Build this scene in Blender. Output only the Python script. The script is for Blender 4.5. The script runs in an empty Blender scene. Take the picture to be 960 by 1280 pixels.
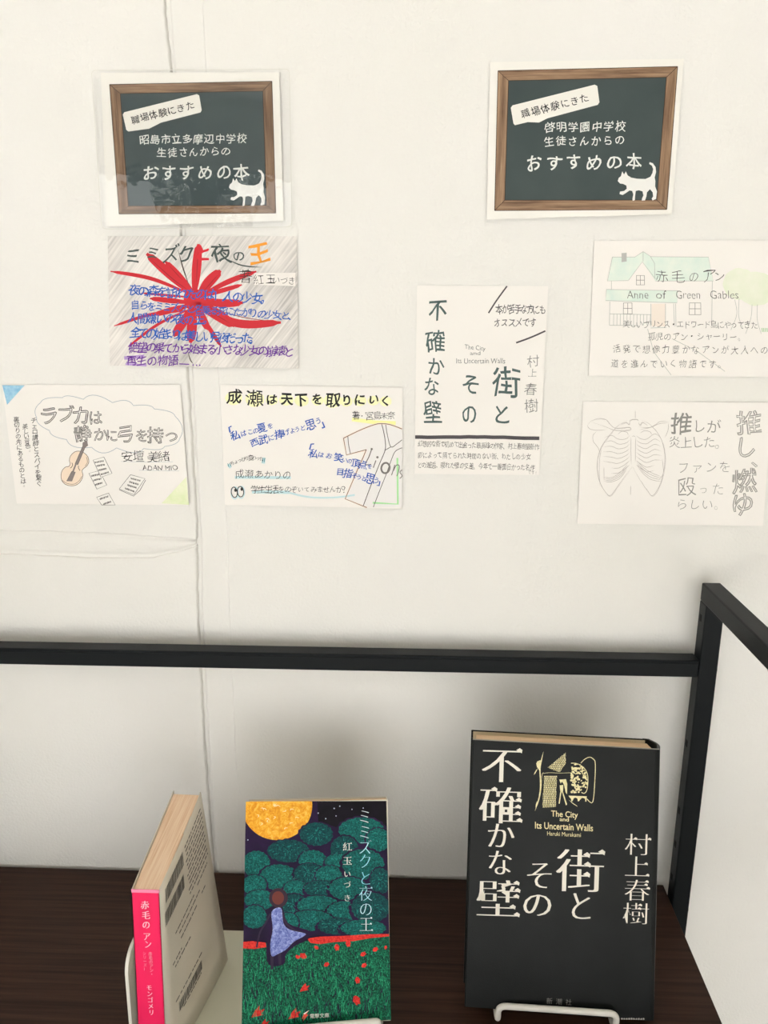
import bpy, bmesh, math, random
import numpy as np
from mathutils import Vector, noise
random.seed(7); rng = np.random.RandomState(7)
SC = bpy.context.scene
COL = SC.collection

# ------------------------------------------------------------------ camera
F = 1000.0; CX, CY = 480.0, 640.0; CAMD = 0.64
def _rot(a, b, c):
    ca, sa, cb, sb, cc, sc = math.cos(a), math.sin(a), math.cos(b), math.sin(b), math.cos(c), math.sin(c)
    return (np.array([[cc, -sc, 0], [sc, cc, 0], [0, 0, 1.]]) @ np.array([[1., 0, 0], [0, ca, -sa], [0, sa, ca]])
            @ np.array([[cb, 0, sb], [0, 1., 0], [-sb, 0, cb]]))
_M = _rot(.2600, .0354, .00298)
Q = np.stack([_M[:, 0], _M[:, 2], -_M[:, 1]], 1)      # world -> camera (right, down, forward)
CAM = np.array([0, -CAMD, 0.])
cd = bpy.data.cameras.new('camera'); cam = bpy.data.objects.new('camera', cd); COL.objects.link(cam)
cd.sensor_fit = 'HORIZONTAL'; cd.sensor_width = 36; cd.lens = 36 * F / 960; cd.clip_start = .01; cd.clip_end = 200
from mathutils import Matrix
cam.matrix_world = Matrix([[Q[0][i], -Q[1][i], -Q[2][i], CAM[i]] for i in range(3)] + [[0, 0, 0, 1]])
SC.camera = cam

# ------------------------------------------------------------------ light
SC.view_settings.view_transform = 'Standard'; SC.view_settings.look = 'None'
SC.view_settings.gamma = 1; SC.view_settings.use_curve_mapping = False
SC.view_settings.exposure = -0.34
wd = bpy.data.worlds.new('sky'); SC.world = wd; wd.use_nodes = True
wd.node_tree.nodes['Background'].inputs[0].default_value = (.985, .995, 1.0, 1)
wd.node_tree.nodes['Background'].inputs[1].default_value = 4.0
def area(name, loc, rot, sx, sy, power, col=(1, 1, 1), portal=False):
    l = bpy.data.lights.new(name, 'AREA'); l.shape = 'RECTANGLE'; l.size = sx; l.size_y = sy; l.energy = power; l.color = col
    o = bpy.data.objects.new(name, l); o.location = loc; o.rotation_euler = rot; COL.objects.link(o)
    if portal: l.cycles.is_portal = True
    return o
sun = bpy.data.lights.new('sun', 'SUN'); sun.energy = 37; sun.angle = math.radians(1.5); sun.color = (1, 1, 1)
so_ = bpy.data.objects.new('sun', sun); COL.objects.link(so_)
so_.rotation_euler = Vector((.25, .62, -1.0)).to_track_quat('-Z', 'Y').to_euler()      # high sun outside: it lights the paving and a strip of floor, never the wall
WX0, WX1, WZ0, WZ1 = -2.7, 1.9, -1.46, .80          # the big window behind the photographer
ROOM_Y = -4.6
area('window_daylight_portal', ((WX0 + WX1) / 2, ROOM_Y - .02, (WZ0 + WZ1) / 2), (math.radians(90), 0, 0), WX1 - WX0, WZ1 - WZ0, 1, portal=True)
area('ceiling_light_near', (-.9, -1.55, 1.17), (0, 0, 0), 1.2, .3, 3, (1, .98, .955))
area('ceiling_light_far', (-.4, -2.6, 1.17), (0, 0, 0), 1.2, .3, 2, (1, .98, .955))

# ------------------------------------------------------------------ helpers
def ray(x, y): return Q.T @ np.array([(x - CX) / F, (y - CY) / F, 1.])
def at_wall(x, y, Y=0.0):
    d = ray(x, y); return CAM + d * ((Y + CAMD) / d[1])
def at_level(x, y, Z):
    d = ray(x, y); return CAM + d * (Z / d[2])

def mat(name, col, rough=.6, spec=.3, metal=0, coat=0, bump=None, var=None):
    """plain principled material; var=(colour2, scale, stretch xyz, lo, hi) mixes by noise; bump=(scale, strength, dist)"""
    m = bpy.data.materials.new(name); m.use_nodes = True; nt = m.node_tree; b = nt.nodes['Principled BSDF']
    b.inputs['Base Color'].default_value = (*col, 1); b.inputs['Roughness'].default_value = rough
    b.inputs['Specular IOR Level'].default_value = spec; b.inputs['Metallic'].default_value = metal
    b.inputs['Coat Weight'].default_value = coat; b.inputs['Coat Roughness'].default_value = .12
    tc = nt.nodes.new('ShaderNodeTexCoord')
    if var:
        c2, s, st, lo, hi = var
        mp = nt.nodes.new('ShaderNodeMapping'); mp.inputs['Scale'].default_value = st; nt.links.new(tc.outputs['Object'], mp.inputs[0])
        n = nt.nodes.new('ShaderNodeTexNoise'); n.inputs['Scale'].default_value = s; n.inputs['Detail'].default_value = 4
        nt.links.new(mp.outputs[0], n.inputs['Vector'])
        r = nt.nodes.new('ShaderNodeMapRange'); r.inputs[1].default_value = lo; r.inputs[2].default_value = hi
        nt.links.new(n.outputs['Fac'], r.inputs[0])
        mx = nt.nodes.new('ShaderNodeMix'); mx.data_type = 'RGBA'; mx.inputs[6].default_value = (*col, 1); mx.inputs[7].default_value = (*c2, 1)
        nt.links.new(r.outputs[0], mx.inputs[0]); nt.links.new(mx.outputs[2], b.inputs['Base Color'])
    if bump:
        s, st, di = bump
        n2 = nt.nodes.new('ShaderNodeTexNoise'); n2.inputs['Scale'].default_value = s; n2.inputs['Detail'].default_value = 3
        nt.links.new(tc.outputs['Object'], n2.inputs['Vector'])
        bp = nt.nodes.new('ShaderNodeBump'); bp.inputs['Strength'].default_value = st; bp.inputs['Distance'].default_value = di
        nt.links.new(n2.outputs['Fac'], bp.inputs['Height']); nt.links.new(bp.outputs[0], b.inputs['Normal'])
    return m
def srgb(h):
    v = [int(h[i:i + 2], 16) / 255 for i in (0, 2, 4)]
    return tuple(c / 12.92 if c <= .04045 else ((c + .055) / 1.055) ** 2.4 for c in v)
_inks = {}
def ink(h, rough=.55):
    k = (h, rough)
    if k not in _inks: _inks[k] = mat('ink_' + h, srgb(h), rough, .25)
    return _inks[k]

def mk(name, verts, faces, m, parent=None, origin=None, smooth=False, label=None, cat=None, group=None, kind=None, midx=None):
    """one mesh object; verts in world coordinates, stored relative to its own origin (parts: to the parent's)"""
    V = np.asarray(verts, float).reshape(-1, 3)
    if parent is not None: o0 = np.array(parent['_o'])
    else: o0 = np.array(origin if origin is not None else V.mean(0))
    me = bpy.data.meshes.new(name); me.from_pydata((V - o0).tolist(), [], [list(map(int, f)) for f in faces])
    for x in (m if isinstance(m, (list, tuple)) else [m]): me.materials.append(x)
    if midx is not None: me.polygons.foreach_set('material_index', midx)
    if smooth: me.shade_smooth()
    me.update()
    o = bpy.data.objects.new(name, me); COL.objects.link(o)
    if parent is not None: o.parent = parent; o['_o'] = list(o0)
    else: o.location = o0; o['_o'] = list(o0)
    tag(o, label, cat, group, kind); return o
def tag(o, label=None, cat=None, group=None, kind=None):
    for k, v in (('label', label), ('category', cat), ('group', group), ('kind', kind)):
        if v: o[k] = v
    return o
def thing(name, loc, label, cat, group=None):
    o = bpy.data.objects.new(name, None); o.location = loc; COL.objects.link(o); o['_o'] = list(map(float, loc))
    o.empty_display_size = .02
    return tag(o, label, cat, group)

def box_bm(sx, sy, sz, bev=0, seg=2):
    bm = bmesh.new(); bmesh.ops.create_cube(bm, size=1)
    bmesh.ops.scale(bm, vec=(sx, sy, sz), verts=bm.verts)
    if bev: bmesh.ops.bevel(bm, geom=bm.edges[:], offset=bev, segments=seg, affect='EDGES', profile=.5)
    return bm
def bm_vf(bm, T=None):
    bm.verts.ensure_lookup_table(); bm.verts.index_update()
    V = [tuple(T @ v.co) if T else tuple(v.co) for v in bm.verts]; Fc = [[v.index for v in f.verts] for f in bm.faces]; bm.free(); return V, Fc
def box(name, lo, hi, m, parent=None, bev=0, smooth=False, **kw):
    lo = np.array(lo, float); hi = np.array(hi, float); c = (lo + hi) / 2; s = hi - lo
    V, Fc = bm_vf(box_bm(*s, bev)); return mk(name, np.array(V) + c, Fc, m, parent, smooth=smooth, **kw)
def tube(pts, r, seg=12):
    """round wire through points (parallel-transported), capped"""
    P = np.array(pts, float); n = len(P); V = []; Fc = []
    T = np.gradient(P, axis=0); T /= np.linalg.norm(T, axis=1)[:, None]
    u = np.cross(T[0], [0, 0, 1.]); u = u if np.linalg.norm(u) > .1 else np.cross(T[0], [0, 1., 0]); u /= np.linalg.norm(u)
    for i in range(n):
        u = u - T[i] * np.dot(u, T[i]); u /= np.linalg.norm(u); w = np.cross(T[i], u)
        for k in range(seg):
            a = 2 * math.pi * k / seg; V.append(P[i] + r * (math.cos(a) * u + math.sin(a) * w))
    for i in range(n - 1):
        for k in range(seg):
            a, b = i * seg + k, i * seg + (k + 1) % seg; Fc.append([a, b, b + seg, a + seg])
    Fc.append(list(range(seg))[::-1]); Fc.append([(n - 1) * seg + k for k in range(seg)])
    return V, Fc
def fillet(pts, r, k=6):
    """polyline with rounded corners"""
    P = [np.array(p, float) for p in pts]; out = [P[0]]
    for i in range(1, len(P) - 1):
        a, b, c = P[i - 1], P[i], P[i + 1]; d1 = a - b; d2 = c - b; l1, l2 = np.linalg.norm(d1), np.linalg.norm(d2)
        rr = min(r, l1 * .45, l2 * .45); p = b + d1 / l1 * rr; q = b + d2 / l2 * rr
        for j in range(k + 1):
            t = j / k; out.append((1 - t) ** 2 * p + 2 * t * (1 - t) * b + t * t * q)
    out.append(P[-1]); return out
def resample(pts, n):
    P = np.array(pts, float); d = np.r_[0, np.cumsum(np.linalg.norm(np.diff(P, axis=0), axis=1))]
    t = np.linspace(0, d[-1], n); return np.stack([np.interp(t, d, P[:, i]) for i in range(P.shape[1])], 1)
def spline(pts, per=6, closed=False):
    P = [np.array(p, float) for p in pts]; n = len(P); out = []
    g = (lambda i: P[i % n]) if closed else (lambda i: P[max(0, min(n - 1, i))])
    for i in range(n if closed else n - 1):
        a, b, c, d = g(i - 1), g(i), g(i + 1), g(i + 2)
        for j in range(per):
            t = j / per; out.append(.5 * (2 * b + (c - a) * t + (2 * a - 5 * b + 4 * c - d) * t * t + (-a + 3 * b - 3 * c + d) * t ** 3))
    if not closed: out.append(P[-1])
    return out

# ------------------------------------------------------------------ glyphs (Blender's own built-in font)
_tc = bpy.data.curves.new('glyph_tmp', 'FONT'); _tc.resolution_u = 3
_to = bpy.data.objects.new('glyph_tmp', _tc); COL.objects.link(_to)
_gc = {}
def _raw(s, off, fill):
    k = (s, off, fill)
    if k not in _gc:
        _tc.body = s; _tc.offset = off; _tc.fill_mode = 'FRONT' if fill else 'NONE'
        bpy.context.view_layer.update()
        e = _to.evaluated_get(bpy.context.evaluated_depsgraph_get()); m = e.to_mesh()
        V = np.array([v.co[:2] for v in m.vertices]).reshape(-1, 2)
        Fc = [list(p.vertices) for p in m.polygons] if fill else [list(x.vertices) for x in m.edges]
        e.to_mesh_clear(); _gc[k] = (V, Fc)
    return _gc[k]
def loops(s, off):
    V, E = _raw(s, off, False); nx = {a: b for a, b in E}; seen = set(); L = []
    for a, b in E:
        if a in seen: continue
        lp = []; c = a
        while c not in seen and c in nx: seen.add(c); lp.append(c); c = nx[c]
        if len(lp) > 2: L.append(V[lp])
    return L
def ribbon2(pts, w, closed=False, taper=0):
    """2-D ribbon quads around a polyline; w may be a list"""
    P = np.array(pts, float); n = len(P)
    if closed: T = np.roll(P, -1, 0) - np.roll(P, 1, 0)
    else: T = np.gradient(P, axis=0)
    L = np.linalg.norm(T, axis=1); L[L == 0] = 1; T = T / L[:, None]; N = np.stack([-T[:, 1], T[:, 0]], 1)
    ww = np.ones(n) * np.array(w) / 2
    if taper and not closed:
        t = np.linspace(0, 1, n); ww = ww * np.clip(np.minimum(t, 1 - t) / taper, .15, 1)
    V = np.concatenate([P + N * ww[:, None], P - N * ww[:, None]]); Fc = []
    for i in range(n if closed else n - 1):
        j = (i + 1) % n; Fc.append([i, j, n + j, n + i])
    return V, Fc
def glyph(ch, style='pen', off=-.012):
    """(verts, faces) of one character, em = 1, centred on the em box, y up"""
    k = ('g', ch, style, off)
    if k in _gc: return _gc[k]
    if style == 'hollow':
        V = np.zeros((0, 2)); Fc = []
        for lp in loops(ch, off):
            v, f = ribbon2(lp, .045, True); f = [[a + len(V) for a in q] for q in f]; V = np.vstack([V, v]); Fc += f
    elif style == 'mincho':
        v0, f0 = _raw(ch, off, True); V = np.zeros((0, 2)); Fc = []; h = .027 if off >= -.0201 else .02
        sh = (-h, -h / 3, h / 3, h); _gc[('n', ch, off)] = len(v0); _gc[('f', ch, off)] = len(f0)
        for dx in sh: Fc += [[a + len(V) for a in q] for q in f0]; V = np.vstack([V, v0 + [dx, 0]])
        for lp in loops(ch, off):                                  # little triangular tips on the right end of horizontals
            n = len(lp)
            for i in range(n):
                a, b, c, d = lp[i - 1], lp[i], lp[(i + 1) % n], lp[(i + 2) % n]
                if abs(b[0] - c[0]) < .008 and .02 < abs(b[1] - c[1]) < .085 and a[0] < b[0] - .1 and d[0] < c[0] - .1 and abs(a[1] - b[1]) < .02 and abs(d[1] - c[1]) < .02:
                    yt = max(b[1], c[1]); yb = min(b[1], c[1]); x = max(b[0], c[0]) + h
                    m = len(V); V = np.vstack([V, [[x - .13, yt], [x - .05, yt + .055], [x + .012, yt + .008], [x, yb]]]); Fc += [[m, m + 3, m + 2, m + 1]]
    elif off > 0:                                                # bolder pen: the plain glyph plus a ribbon round its outline
        V, Fc = _raw(ch, 0, True); _gc[('b', ch, off)] = (len(V), len(Fc)); Fc = list(Fc)
        for lp in loops(ch, 0):
            v, f = ribbon2(lp, 2 * off, True); Fc += [[a + len(V) for a in q] for q in f]; V = np.vstack([V, v])
    else: V, Fc = _raw(ch, off, True)
    V = V - [.5, .38]
    _gc[k] = (V, Fc); return _gc[k]

# ------------------------------------------------------------------ flat print on a surface
EPS = 4.5e-5
class Surf:
    def __init__(s, O, N, curl=None): s.O = np.array(O, float); s.N = np.array(N, float) / np.linalg.norm(N); s.curl = curl
    def P(s, x, y, k=0):
        d = ray(x, y); t = np.dot(s.O - CAM, s.N) / np.dot(d, s.N); p = CAM + d * t
        return p + s.N * (k * EPS + (s.curl(p) if s.curl else 0))
class Print:
    """collects flat shapes given in photo coordinates (through a crop's scale) and lays them on the surface"""
    def __init__(s, surf, crop=(0, 0, 1)): s.s = surf; s.c = crop; s.clip = None; s.layer = 1; s.reset()
    def reset(s): s.V = []; s.F = []; s.L = []; s.n = 0
    def xy(s, p): return (s.c[0] + p[0] / s.c[2], s.c[1] + p[1] / s.c[2])
    def add(s, V, Fc):
        s.n += 1; n = len(s.V); s.V += [s.xy(v) for v in V]; s.L += [(s.n % 12) * .075] * len(V); s.F += [[a + n for a in f] for f in Fc]
    def build(s, name, m, parent, layer=None, **kw):
        if layer is None: s.layer += 1; layer = s.layer
        W = [s.s.P(x, y, layer + l) for (x, y), l in zip(s.V, s.L)]
        if not s.F: s.reset(); return None
        # face the viewer
        fs = []
        for f in s.F:
            a, b, c = (W[f[i]] for i in (0, 1, 2))
            fs.append(f if np.dot(np.cross(b - a, c - a), s.s.N) >= 0 else f[::-1])
        o = mk(name, W, fs, ink(m) if isinstance(m, str) else m, parent, **kw); s.reset(); return o
    def poly(s, pts, clip=None):
        if clip is not None: pts = clip_poly(pts, clip)
        if len(pts) >= 3: s.add(pts, [list(range(len(pts)))])
        return s
    def stroke(s, pts, w, sm=True, closed=False, taper=.0, per=5, wob=0):
        P = spline(pts, per, closed) if sm and len(pts) > 2 else [np.array(p, float) for p in pts]
        if wob: P = [p + rng.uniform(-wob, wob, 2) for p in P]
        if len(P) == 2: P = list(resample(P, 6))
        s.add(*ribbon2(P, w, closed, taper)); return s
    def ell(s, x, y, rx, ry, n=28, w=0, rot=0, clip=None, bump=0, nb=7, seed=0):
        pts = []
        for i in range(n):
            a = 2 * math.pi * i / n; r = 1 + bump * abs(math.sin(nb * a / 2 + seed)); u, v = rx * r * math.cos(a), ry * r * math.sin(a)
            pts.append((x + u * math.cos(rot) - v * math.sin(rot), y + u * math.sin(rot) + v * math.cos(rot)))
        if w: s.add(*ribbon2(pts, w, True))
        else: s.poly(pts, clip)
        return s
    def ch(s, c, x, y, h, style='pen', off=-.012, rot=0, jit=0, w=None):
        V, Fc = glyph(c, style, off)
        if len(V) == 0: return s
        w = w or h
        if jit:
            r = rng.uniform(-1, 1, 8); U = V.copy()
            U[:, 0] += jit * .05 * np.sin(3.1 * V[:, 1] + 3 * r[0]) + jit * .03 * np.sin(7 * V[:, 1] + 5 * V[:, 0] + 3 * r[1])
            U[:, 1] += jit * .05 * np.sin(3.7 * V[:, 0] + 3 * r[2]) + jit * .03 * np.sin(8 * V[:, 0] + 4 * V[:, 1] + 3 * r[3]) + jit * .06 * V[:, 0]
            V = U * (1 + jit * .06 * r[4], 1 + jit * .06 * r[5]) + np.array([r[6], r[7]]) * .03 * jit; rot = rot + jit * .05 * r[0]
        c_, s_ = math.cos(rot), math.sin(rot); X = V[:, 0] * w; Y = -V[:, 1] * h
        P = np.stack([x + X * c_ - Y * s_, y + X * s_ + Y * c_], 1)
        if style == 'mincho':                                   # overlapping copies go in as pieces of their own, each a hair higher
            nb = _gc[('n', c, off)]
            for q in range(4): s.add(P[q * nb:(q + 1) * nb], Fc[:len(Fc)][q * _gc[('f', c, off)]:(q + 1) * _gc[('f', c, off)]] if q == 0 else Fc[:_gc[('f', c, off)]])
            for q in range(4 * nb, len(P), 4): s.add(P[q:q + 4], [[0, 3, 2, 1]])
        elif style == 'hollow' or off <= 0: s.add(P, Fc)
        else:
            nv, nf = _gc[('b', c, off)]; s.add(P[:nv], Fc[:nf]); s.add(P[nv:], [[a - nv for a in q] for q in Fc[nf:]])
        return s
    def line(s, txt, a, b, h, style='pen', off=-.012, jit=0, rot=None, w=None, vert=False):
        """characters at equal steps with the first centred on a and the last on b"""
        n = len(txt); a = np.array(a, float); b = np.array(b, float)
        if rot is None: rot = 0 if vert else math.atan2(b[1] - a[1], b[0] - a[0])
        for i, c in enumerate(txt):
            if c == ' ': continue
            p = a + (b - a) * (i / max(1, n - 1)); s.ch(c, p[0], p[1], h, style, off, rot, jit, w)
        return s
    def word(s, txt, x0, y0, x1, y1, off=0, jit=0, slope=0):
        """a Latin string stretched into a box"""
        V, Fc = _raw(txt, off, True); lo = V.min(0); hi = V.max(0); U = (V - lo) / (hi - lo)
        if jit: U = U + np.stack([.012 * np.sin(31 * U[:, 0] + 3 * U[:, 1]), .09 * np.sin(23 * U[:, 0])], 1) * jit
        X = x0 + U[:, 0] * (x1 - x0); s.add(np.stack([X, y1 - U[:, 1] * (y1 - y0) + slope * (X - x0)], 1), Fc); return s
def clip_poly(pts, quad):
    out = [tuple(p) for p in pts]; n = len(quad)
    area2 = sum(quad[i][0] * quad[(i + 1) % n][1] - quad[(i + 1) % n][0] * quad[i][1] for i in range(n)); sg = 1 if area2 > 0 else -1
    for i in range(n):
        a, b = quad[i], quad[(i + 1) % n]; inp = out; out = []
        def ins(p): return sg * ((b[0] - a[0]) * (p[1] - a[1]) - (b[1] - a[1]) * (p[0] - a[0]))
        for j in range(len(inp)):
            p, q = inp[j], inp[(j + 1) % len(inp)]; dp, dq = ins(p), ins(q)
            if dp >= 0: out.append(p)
            if (dp >= 0) != (dq >= 0): t = dp / (dp - dq); out.append((p[0] + (q[0] - p[0]) * t, p[1] + (q[1] - p[1]) * t))
        if not out: return []
    return out

# ------------------------------------------------------------------ setting: wall with plaster panels
paint = mat('white_wall_paint', srgb('F1EFEC'), .75, .25, bump=(420, .45, .0009), var=(srgb('EDEBE5'), 3, (1, 1, 1), .3, .7))
RX0, RX1, RZ0, RZ1 = -3.2, 2.6, -1.5, 1.2
box('wall_back', (RX0, .0041, RZ0), (RX1, .10, RZ1), paint, kind='structure')
wallb = bpy.data.objects['wall_back']
def wz(x, y): p = at_wall(x, y); return p[0], p[2]
jl = [wz(*p) for p in [(195, -160), (205, 0), (213, 80), (226, 290), (235, 470), (246, 650), (247, 760), (251, 835), (254, 900), (258, 960), (262, 1020), (267, 1085), (276, 1250)]]
jr = [wz(*p) for p in [(244, -160), (252, 0), (258, 90), (266, 290), (272, 470), (283, 650), (286, 760), (289, 835), (293, 930), (297, 1000), (302, 1085), (312, 1250)]]
def curve_x(pl, wob=.0006, seed=0, dx=0):
    z = np.array([p[1] for p in pl])[::-1]; x = np.array([p[0] for p in pl])[::-1]
    def f(Z):
        return np.interp(Z, z, x) + dx + np.array([wob * (noise.noise((0, seed, float(q) * 90)) + .6 * noise.noise((5, seed, float(q) * 260))) for q in np.atleast_1d(Z)])
    return f
def curve_z(pl, wob=.0005, seed=0):
    x = np.array([p[0] for p in pl]); z = np.array([p[1] for p in pl])
    def f(X):
        return np.interp(X, x, z) + np.array([wob * (noise.noise((float(q) * 70, seed, 3)) + .6 * noise.noise((float(q) * 220, seed, 9))) for q in np.atleast_1d(X)])
    return f
const = lambda c: (lambda q: np.full(len(np.atleast_1d(q)), c))
def samples(L, fine0, fine1, step=.008, wide=.8):
    """distances along one side, dense near chosen ends"""
    s = [0]
    ramp = [.0003, .0007, .0012, .0018, .0026, .0036, .005, .007]
    if fine0: s += ramp
    x = s[-1]; end = L - (ramp[-1] if fine1 else 0)
    while x < end - step: x += step if x < wide else .15; s.append(min(x, end))
    if s[-1] < end - 1e-6: s.append(end)
    if fine1: s += [L - r for r in ramp[::-1]][1:] + [L]
    return np.array(s) / L
def panel(name, lx, rx, bz, tz, h, fl, fr, fb, ft, rad=.0016, lumps=.0003, y0=.004, tilt=0, vstep=.004):
    """plaster panel standing proud by h from the base sheet; edges that meet a joint are rounded down (f* flags)"""
    zc = np.array([bz(np.array([0]))[0], tz(np.array([0]))[0]]); W = float(np.mean(rx(zc) - lx(zc))); H = float(zc[1] - zc[0])
    S = samples(W, fl, fr) if not fr or fl else 1 - samples(W, fr, fl)[::-1]
    T = samples(H, fb, ft, vstep, 1.3) if not ft or fb else 1 - samples(H, ft, fb, vstep, 1.3)[::-1]
    nS, nT = len(S), len(T); V = np.zeros((nT, nS, 3))
    for j, t in enumerate(T):
        Z0 = zc[0] + t * H; xl = lx(np.array([Z0]))[0]; xr = rx(np.array([Z0]))[0]; X = xl + S * (xr - xl)
        Zb = bz(X); Zt = tz(X); Z = Zb + t * (Zt - Zb)
        d = np.full(nS, 1.)
        if fl: d = np.minimum(d, S * W)
        if fr: d = np.minimum(d, (1 - S) * W)
        if fb: d = np.minimum(d, t * H)
        if ft: d = np.minimum(d, (1 - t) * H)
        prof = np.sqrt(np.clip(1 - (1 - np.clip(d / rad, 0, 1)) ** 2, 0, 1))
        lump = np.array([lumps * noise.noise((float(x) * 60, float(z) * 60, h * 1e4)) * math.exp(-float(q) / .02) + .00012 * noise.noise((float(x) * 25, float(z) * 25, 1)) for x, z, q in zip(X, Z, d)])
        V[j, :, 0] = X; V[j, :, 2] = Z; V[j, :, 1] = y0 - (h + lump) * prof - tilt * (1 - t)
    Fc = [[j * nS + i, j * nS + i + 1, (j + 1) * nS + i + 1, (j + 1) * nS + i] for j in range(nT - 1) for i in range(nS - 1)]
    return mk(name, V.reshape(-1, 3), Fc, paint, wallb, smooth=True)
jz_u = curve_z([wz(*p) for p in [(-2500, 640), (0, 664), (120, 667), (245, 675), (300, 676)]], seed=2)      # lower edge of the upper left panel
jz_l = curve_z([wz(*p) for p in [(-2500, 668), (0, 692), (120, 697), (190, 697), (225, 689), (245, 683), (300, 683)]], .0009, seed=4)
JLP = [(-2500, 668), (0, 692), (120, 697), (190, 697), (225, 689), (245, 683), (300, 683)]; JUP = [(-2500, 640), (0, 664), (120, 667), (245, 675), (300, 676)]
panel('wall_panel', const(RX0), curve_x(jl, .0008, seed=1), jz_u, const(RZ1), .0042, 0, 1, 1, 0, rad=.0014, lumps=.0007, y0=.0042)
panel('wall_panel', const(RX0), curve_x(jl, .0008, seed=3), const(RZ0), jz_l, .0040, 0, 1, 0, 1, rad=.0014, lumps=.0016)
panel('wall_panel', curve_x(jr, .0003, seed=5), const(RX1), const(RZ0), const(RZ1), .0042, 1, 0, 0, 0, rad=.0006)
panel('joint_strip', curve_x(jl, .0004, seed=6, dx=.0027), curve_x(jr, .0003, seed=5, dx=.003), const(RZ0), const(RZ1), .0034, 1, 0, 0, 0, rad=.003)
panel('joint_strip', const(RX0), curve_x(jl, .0004, seed=7, dx=-.001), curve_z([(p, q + .0014) for p, q in [wz(*a) for a in JLP]], .0008, seed=8),
      curve_z([(p, q - .0009) for p, q in [wz(*a) for a in JUP]], seed=9), .0034, 0, 1, 1, 1, rad=.0014, lumps=.0006, tilt=.0012)

floor_m = mat('pale_floor', srgb('B3AEA5'), .5, .3, var=(srgb('A9A49B'), 2, (1, 1, 1), .3, .7))
room_m = mat('room_paint', srgb('CFCDC8'), .8, .2)
box('floor', (RX0, ROOM_Y, RZ0 - .1), (RX1, .10, RZ0), floor_m, kind='structure')
box('ceiling', (RX0, ROOM_Y, RZ1), (RX1, .10, RZ1 + .1), room_m, kind='structure')
box('wall_left', (RX0 - .1, ROOM_Y, RZ0), (RX0, .10, RZ1), room_m, kind='structure')
box('wall_right', (RX1, ROOM_Y, RZ0), (RX1 + .1, .10, RZ1), room_m, kind='structure')
wf = thing('wall_front', (0, ROOM_Y, RZ0), None, None); wf['kind'] = 'structure'
for lo, hi in (((RX0, RZ0), (WX0, RZ1)), ((WX1, RZ0), (RX1, RZ1)), ((WX0, RZ0), (WX1, WZ0)), ((WX0, WZ1), (WX1, RZ1))):
    box('wall_section', (lo[0], ROOM_Y - .12, lo[1]), (hi[0], ROOM_Y, hi[1]), room_m, wf)
wn = thing('window_1', ((WX0 + WX1) / 2, ROOM_Y - .06, WZ0), None, None); wn['kind'] = 'structure'
wfm = mat('window_frame_grey', srgb('4A4A48'), .5)
for x in (WX0 + .02, WX0 + 1.4, WX0 + 2.8, WX1 - .02): box('window_frame', (x - .02, ROOM_Y - .09, WZ0), (x + .02, ROOM_Y - .04, WZ1), wfm, wn)
for z in (WZ0 + .02, WZ1 - .02): box('window_frame', (WX0, ROOM_Y - .09, z - .02), (WX1, ROOM_Y - .04, z + .02), wfm, wn)
# outside: ground and the trees that mirror in the laminated sign
box('ground', (-30, -40, RZ0 - .4), (30, ROOM_Y - .12, RZ0 - .3), mat('outdoor_ground', srgb('CFCECA'), .9), kind='structure')
bark = mat('bark', srgb('3A2E26'), .9); leaf = mat('evergreen_leaves', srgb('26301F'), .8)
for i, (x, y, h) in enumerate([(-6.0, -12.5, 3.2), (-3.4, -13.0, 2.9), (-.8, -14.5, 2.3)]):
    t = thing('tree', (x, y, RZ0 - .3), ['left', 'middle', 'right'][i] + ' dark tree outside the window, seen only as a reflection in the laminated sign', 'tree', 'trees outside the window')
    V, Fc = tube([(x, y, RZ0 - .3), (x + .05, y, 0), (x - .03, y, h * .55), (x, y, h * .8)], .16, 8); mk('trunk', V, Fc, bark, t)
    V = []; Fc = []
    for k in range(500):
        a = rng.uniform(0, 6.28); r = 1.0 * math.sqrt(rng.uniform()); zz = rng.uniform(-1, 1)
        c = np.array([x + r * math.cos(a) * (1 - .3 * abs(zz)), y + r * math.sin(a) * .6, h * .68 + zz * .8]); n0 = len(V)
        for q in range(3): V.append(c + rng.uniform(-.14, .14, 3))
        Fc.append([n0, n0 + 1, n0 + 2])
    mk('foliage', V, Fc, leaf, t, kind='stuff')

# ------------------------------------------------------------------ the display rack
steel = mat('black_coated_steel', srgb('0A0F12'), .45, .16, bump=(700, .08, .0003))
hole_m = mat('hole_dark', (.003, .003, .003), .9)
walnut = mat('dark_walnut_board', srgb('3B2720'), .5, .18)
def wood(m, c1, c2, c3, sx, sy, sc, sz=1):
    nt = m.node_tree; b = nt.nodes['Principled BSDF']; tc = nt.nodes.new('ShaderNodeTexCoord')
    mp = nt.nodes.new('ShaderNodeMapping'); mp.inputs['Scale'].default_value = (sx, sy, sz); nt.links.new(tc.outputs['Object'], mp.inputs[0])
    n = nt.nodes.new('ShaderNodeTexNoise'); n.inputs['Scale'].default_value = sc; n.inputs['Detail'].default_value = 6; n.inputs['Roughness'].default_value = .62
    nt.links.new(mp.outputs[0], n.inputs['Vector'])
    r = nt.nodes.new('ShaderNodeValToRGB'); e = r.color_ramp.elements; e[0].position = .32; e[0].color = (*srgb(c1), 1); e[1].position = .68; e[1].color = (*srgb(c3), 1)
    x = e.new(.5); x.color = (*srgb(c2), 1); nt.links.new(n.outputs['Fac'], r.inputs[0]); nt.links.new(r.outputs[0], b.inputs['Base Color'])
wood(walnut, '26160F', '372319', '422C20', 1.2, 45, 6)
SZ = -.523; PX0, PX1 = .2375, .2525; LX0 = -.4125
rack = thing('display_rack', ((LX0 + PX1) / 2, -.2175, RZ0), 'open bookshelf rack with black square steel frame and dark walnut boards against the white wall', 'shelf')
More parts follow.
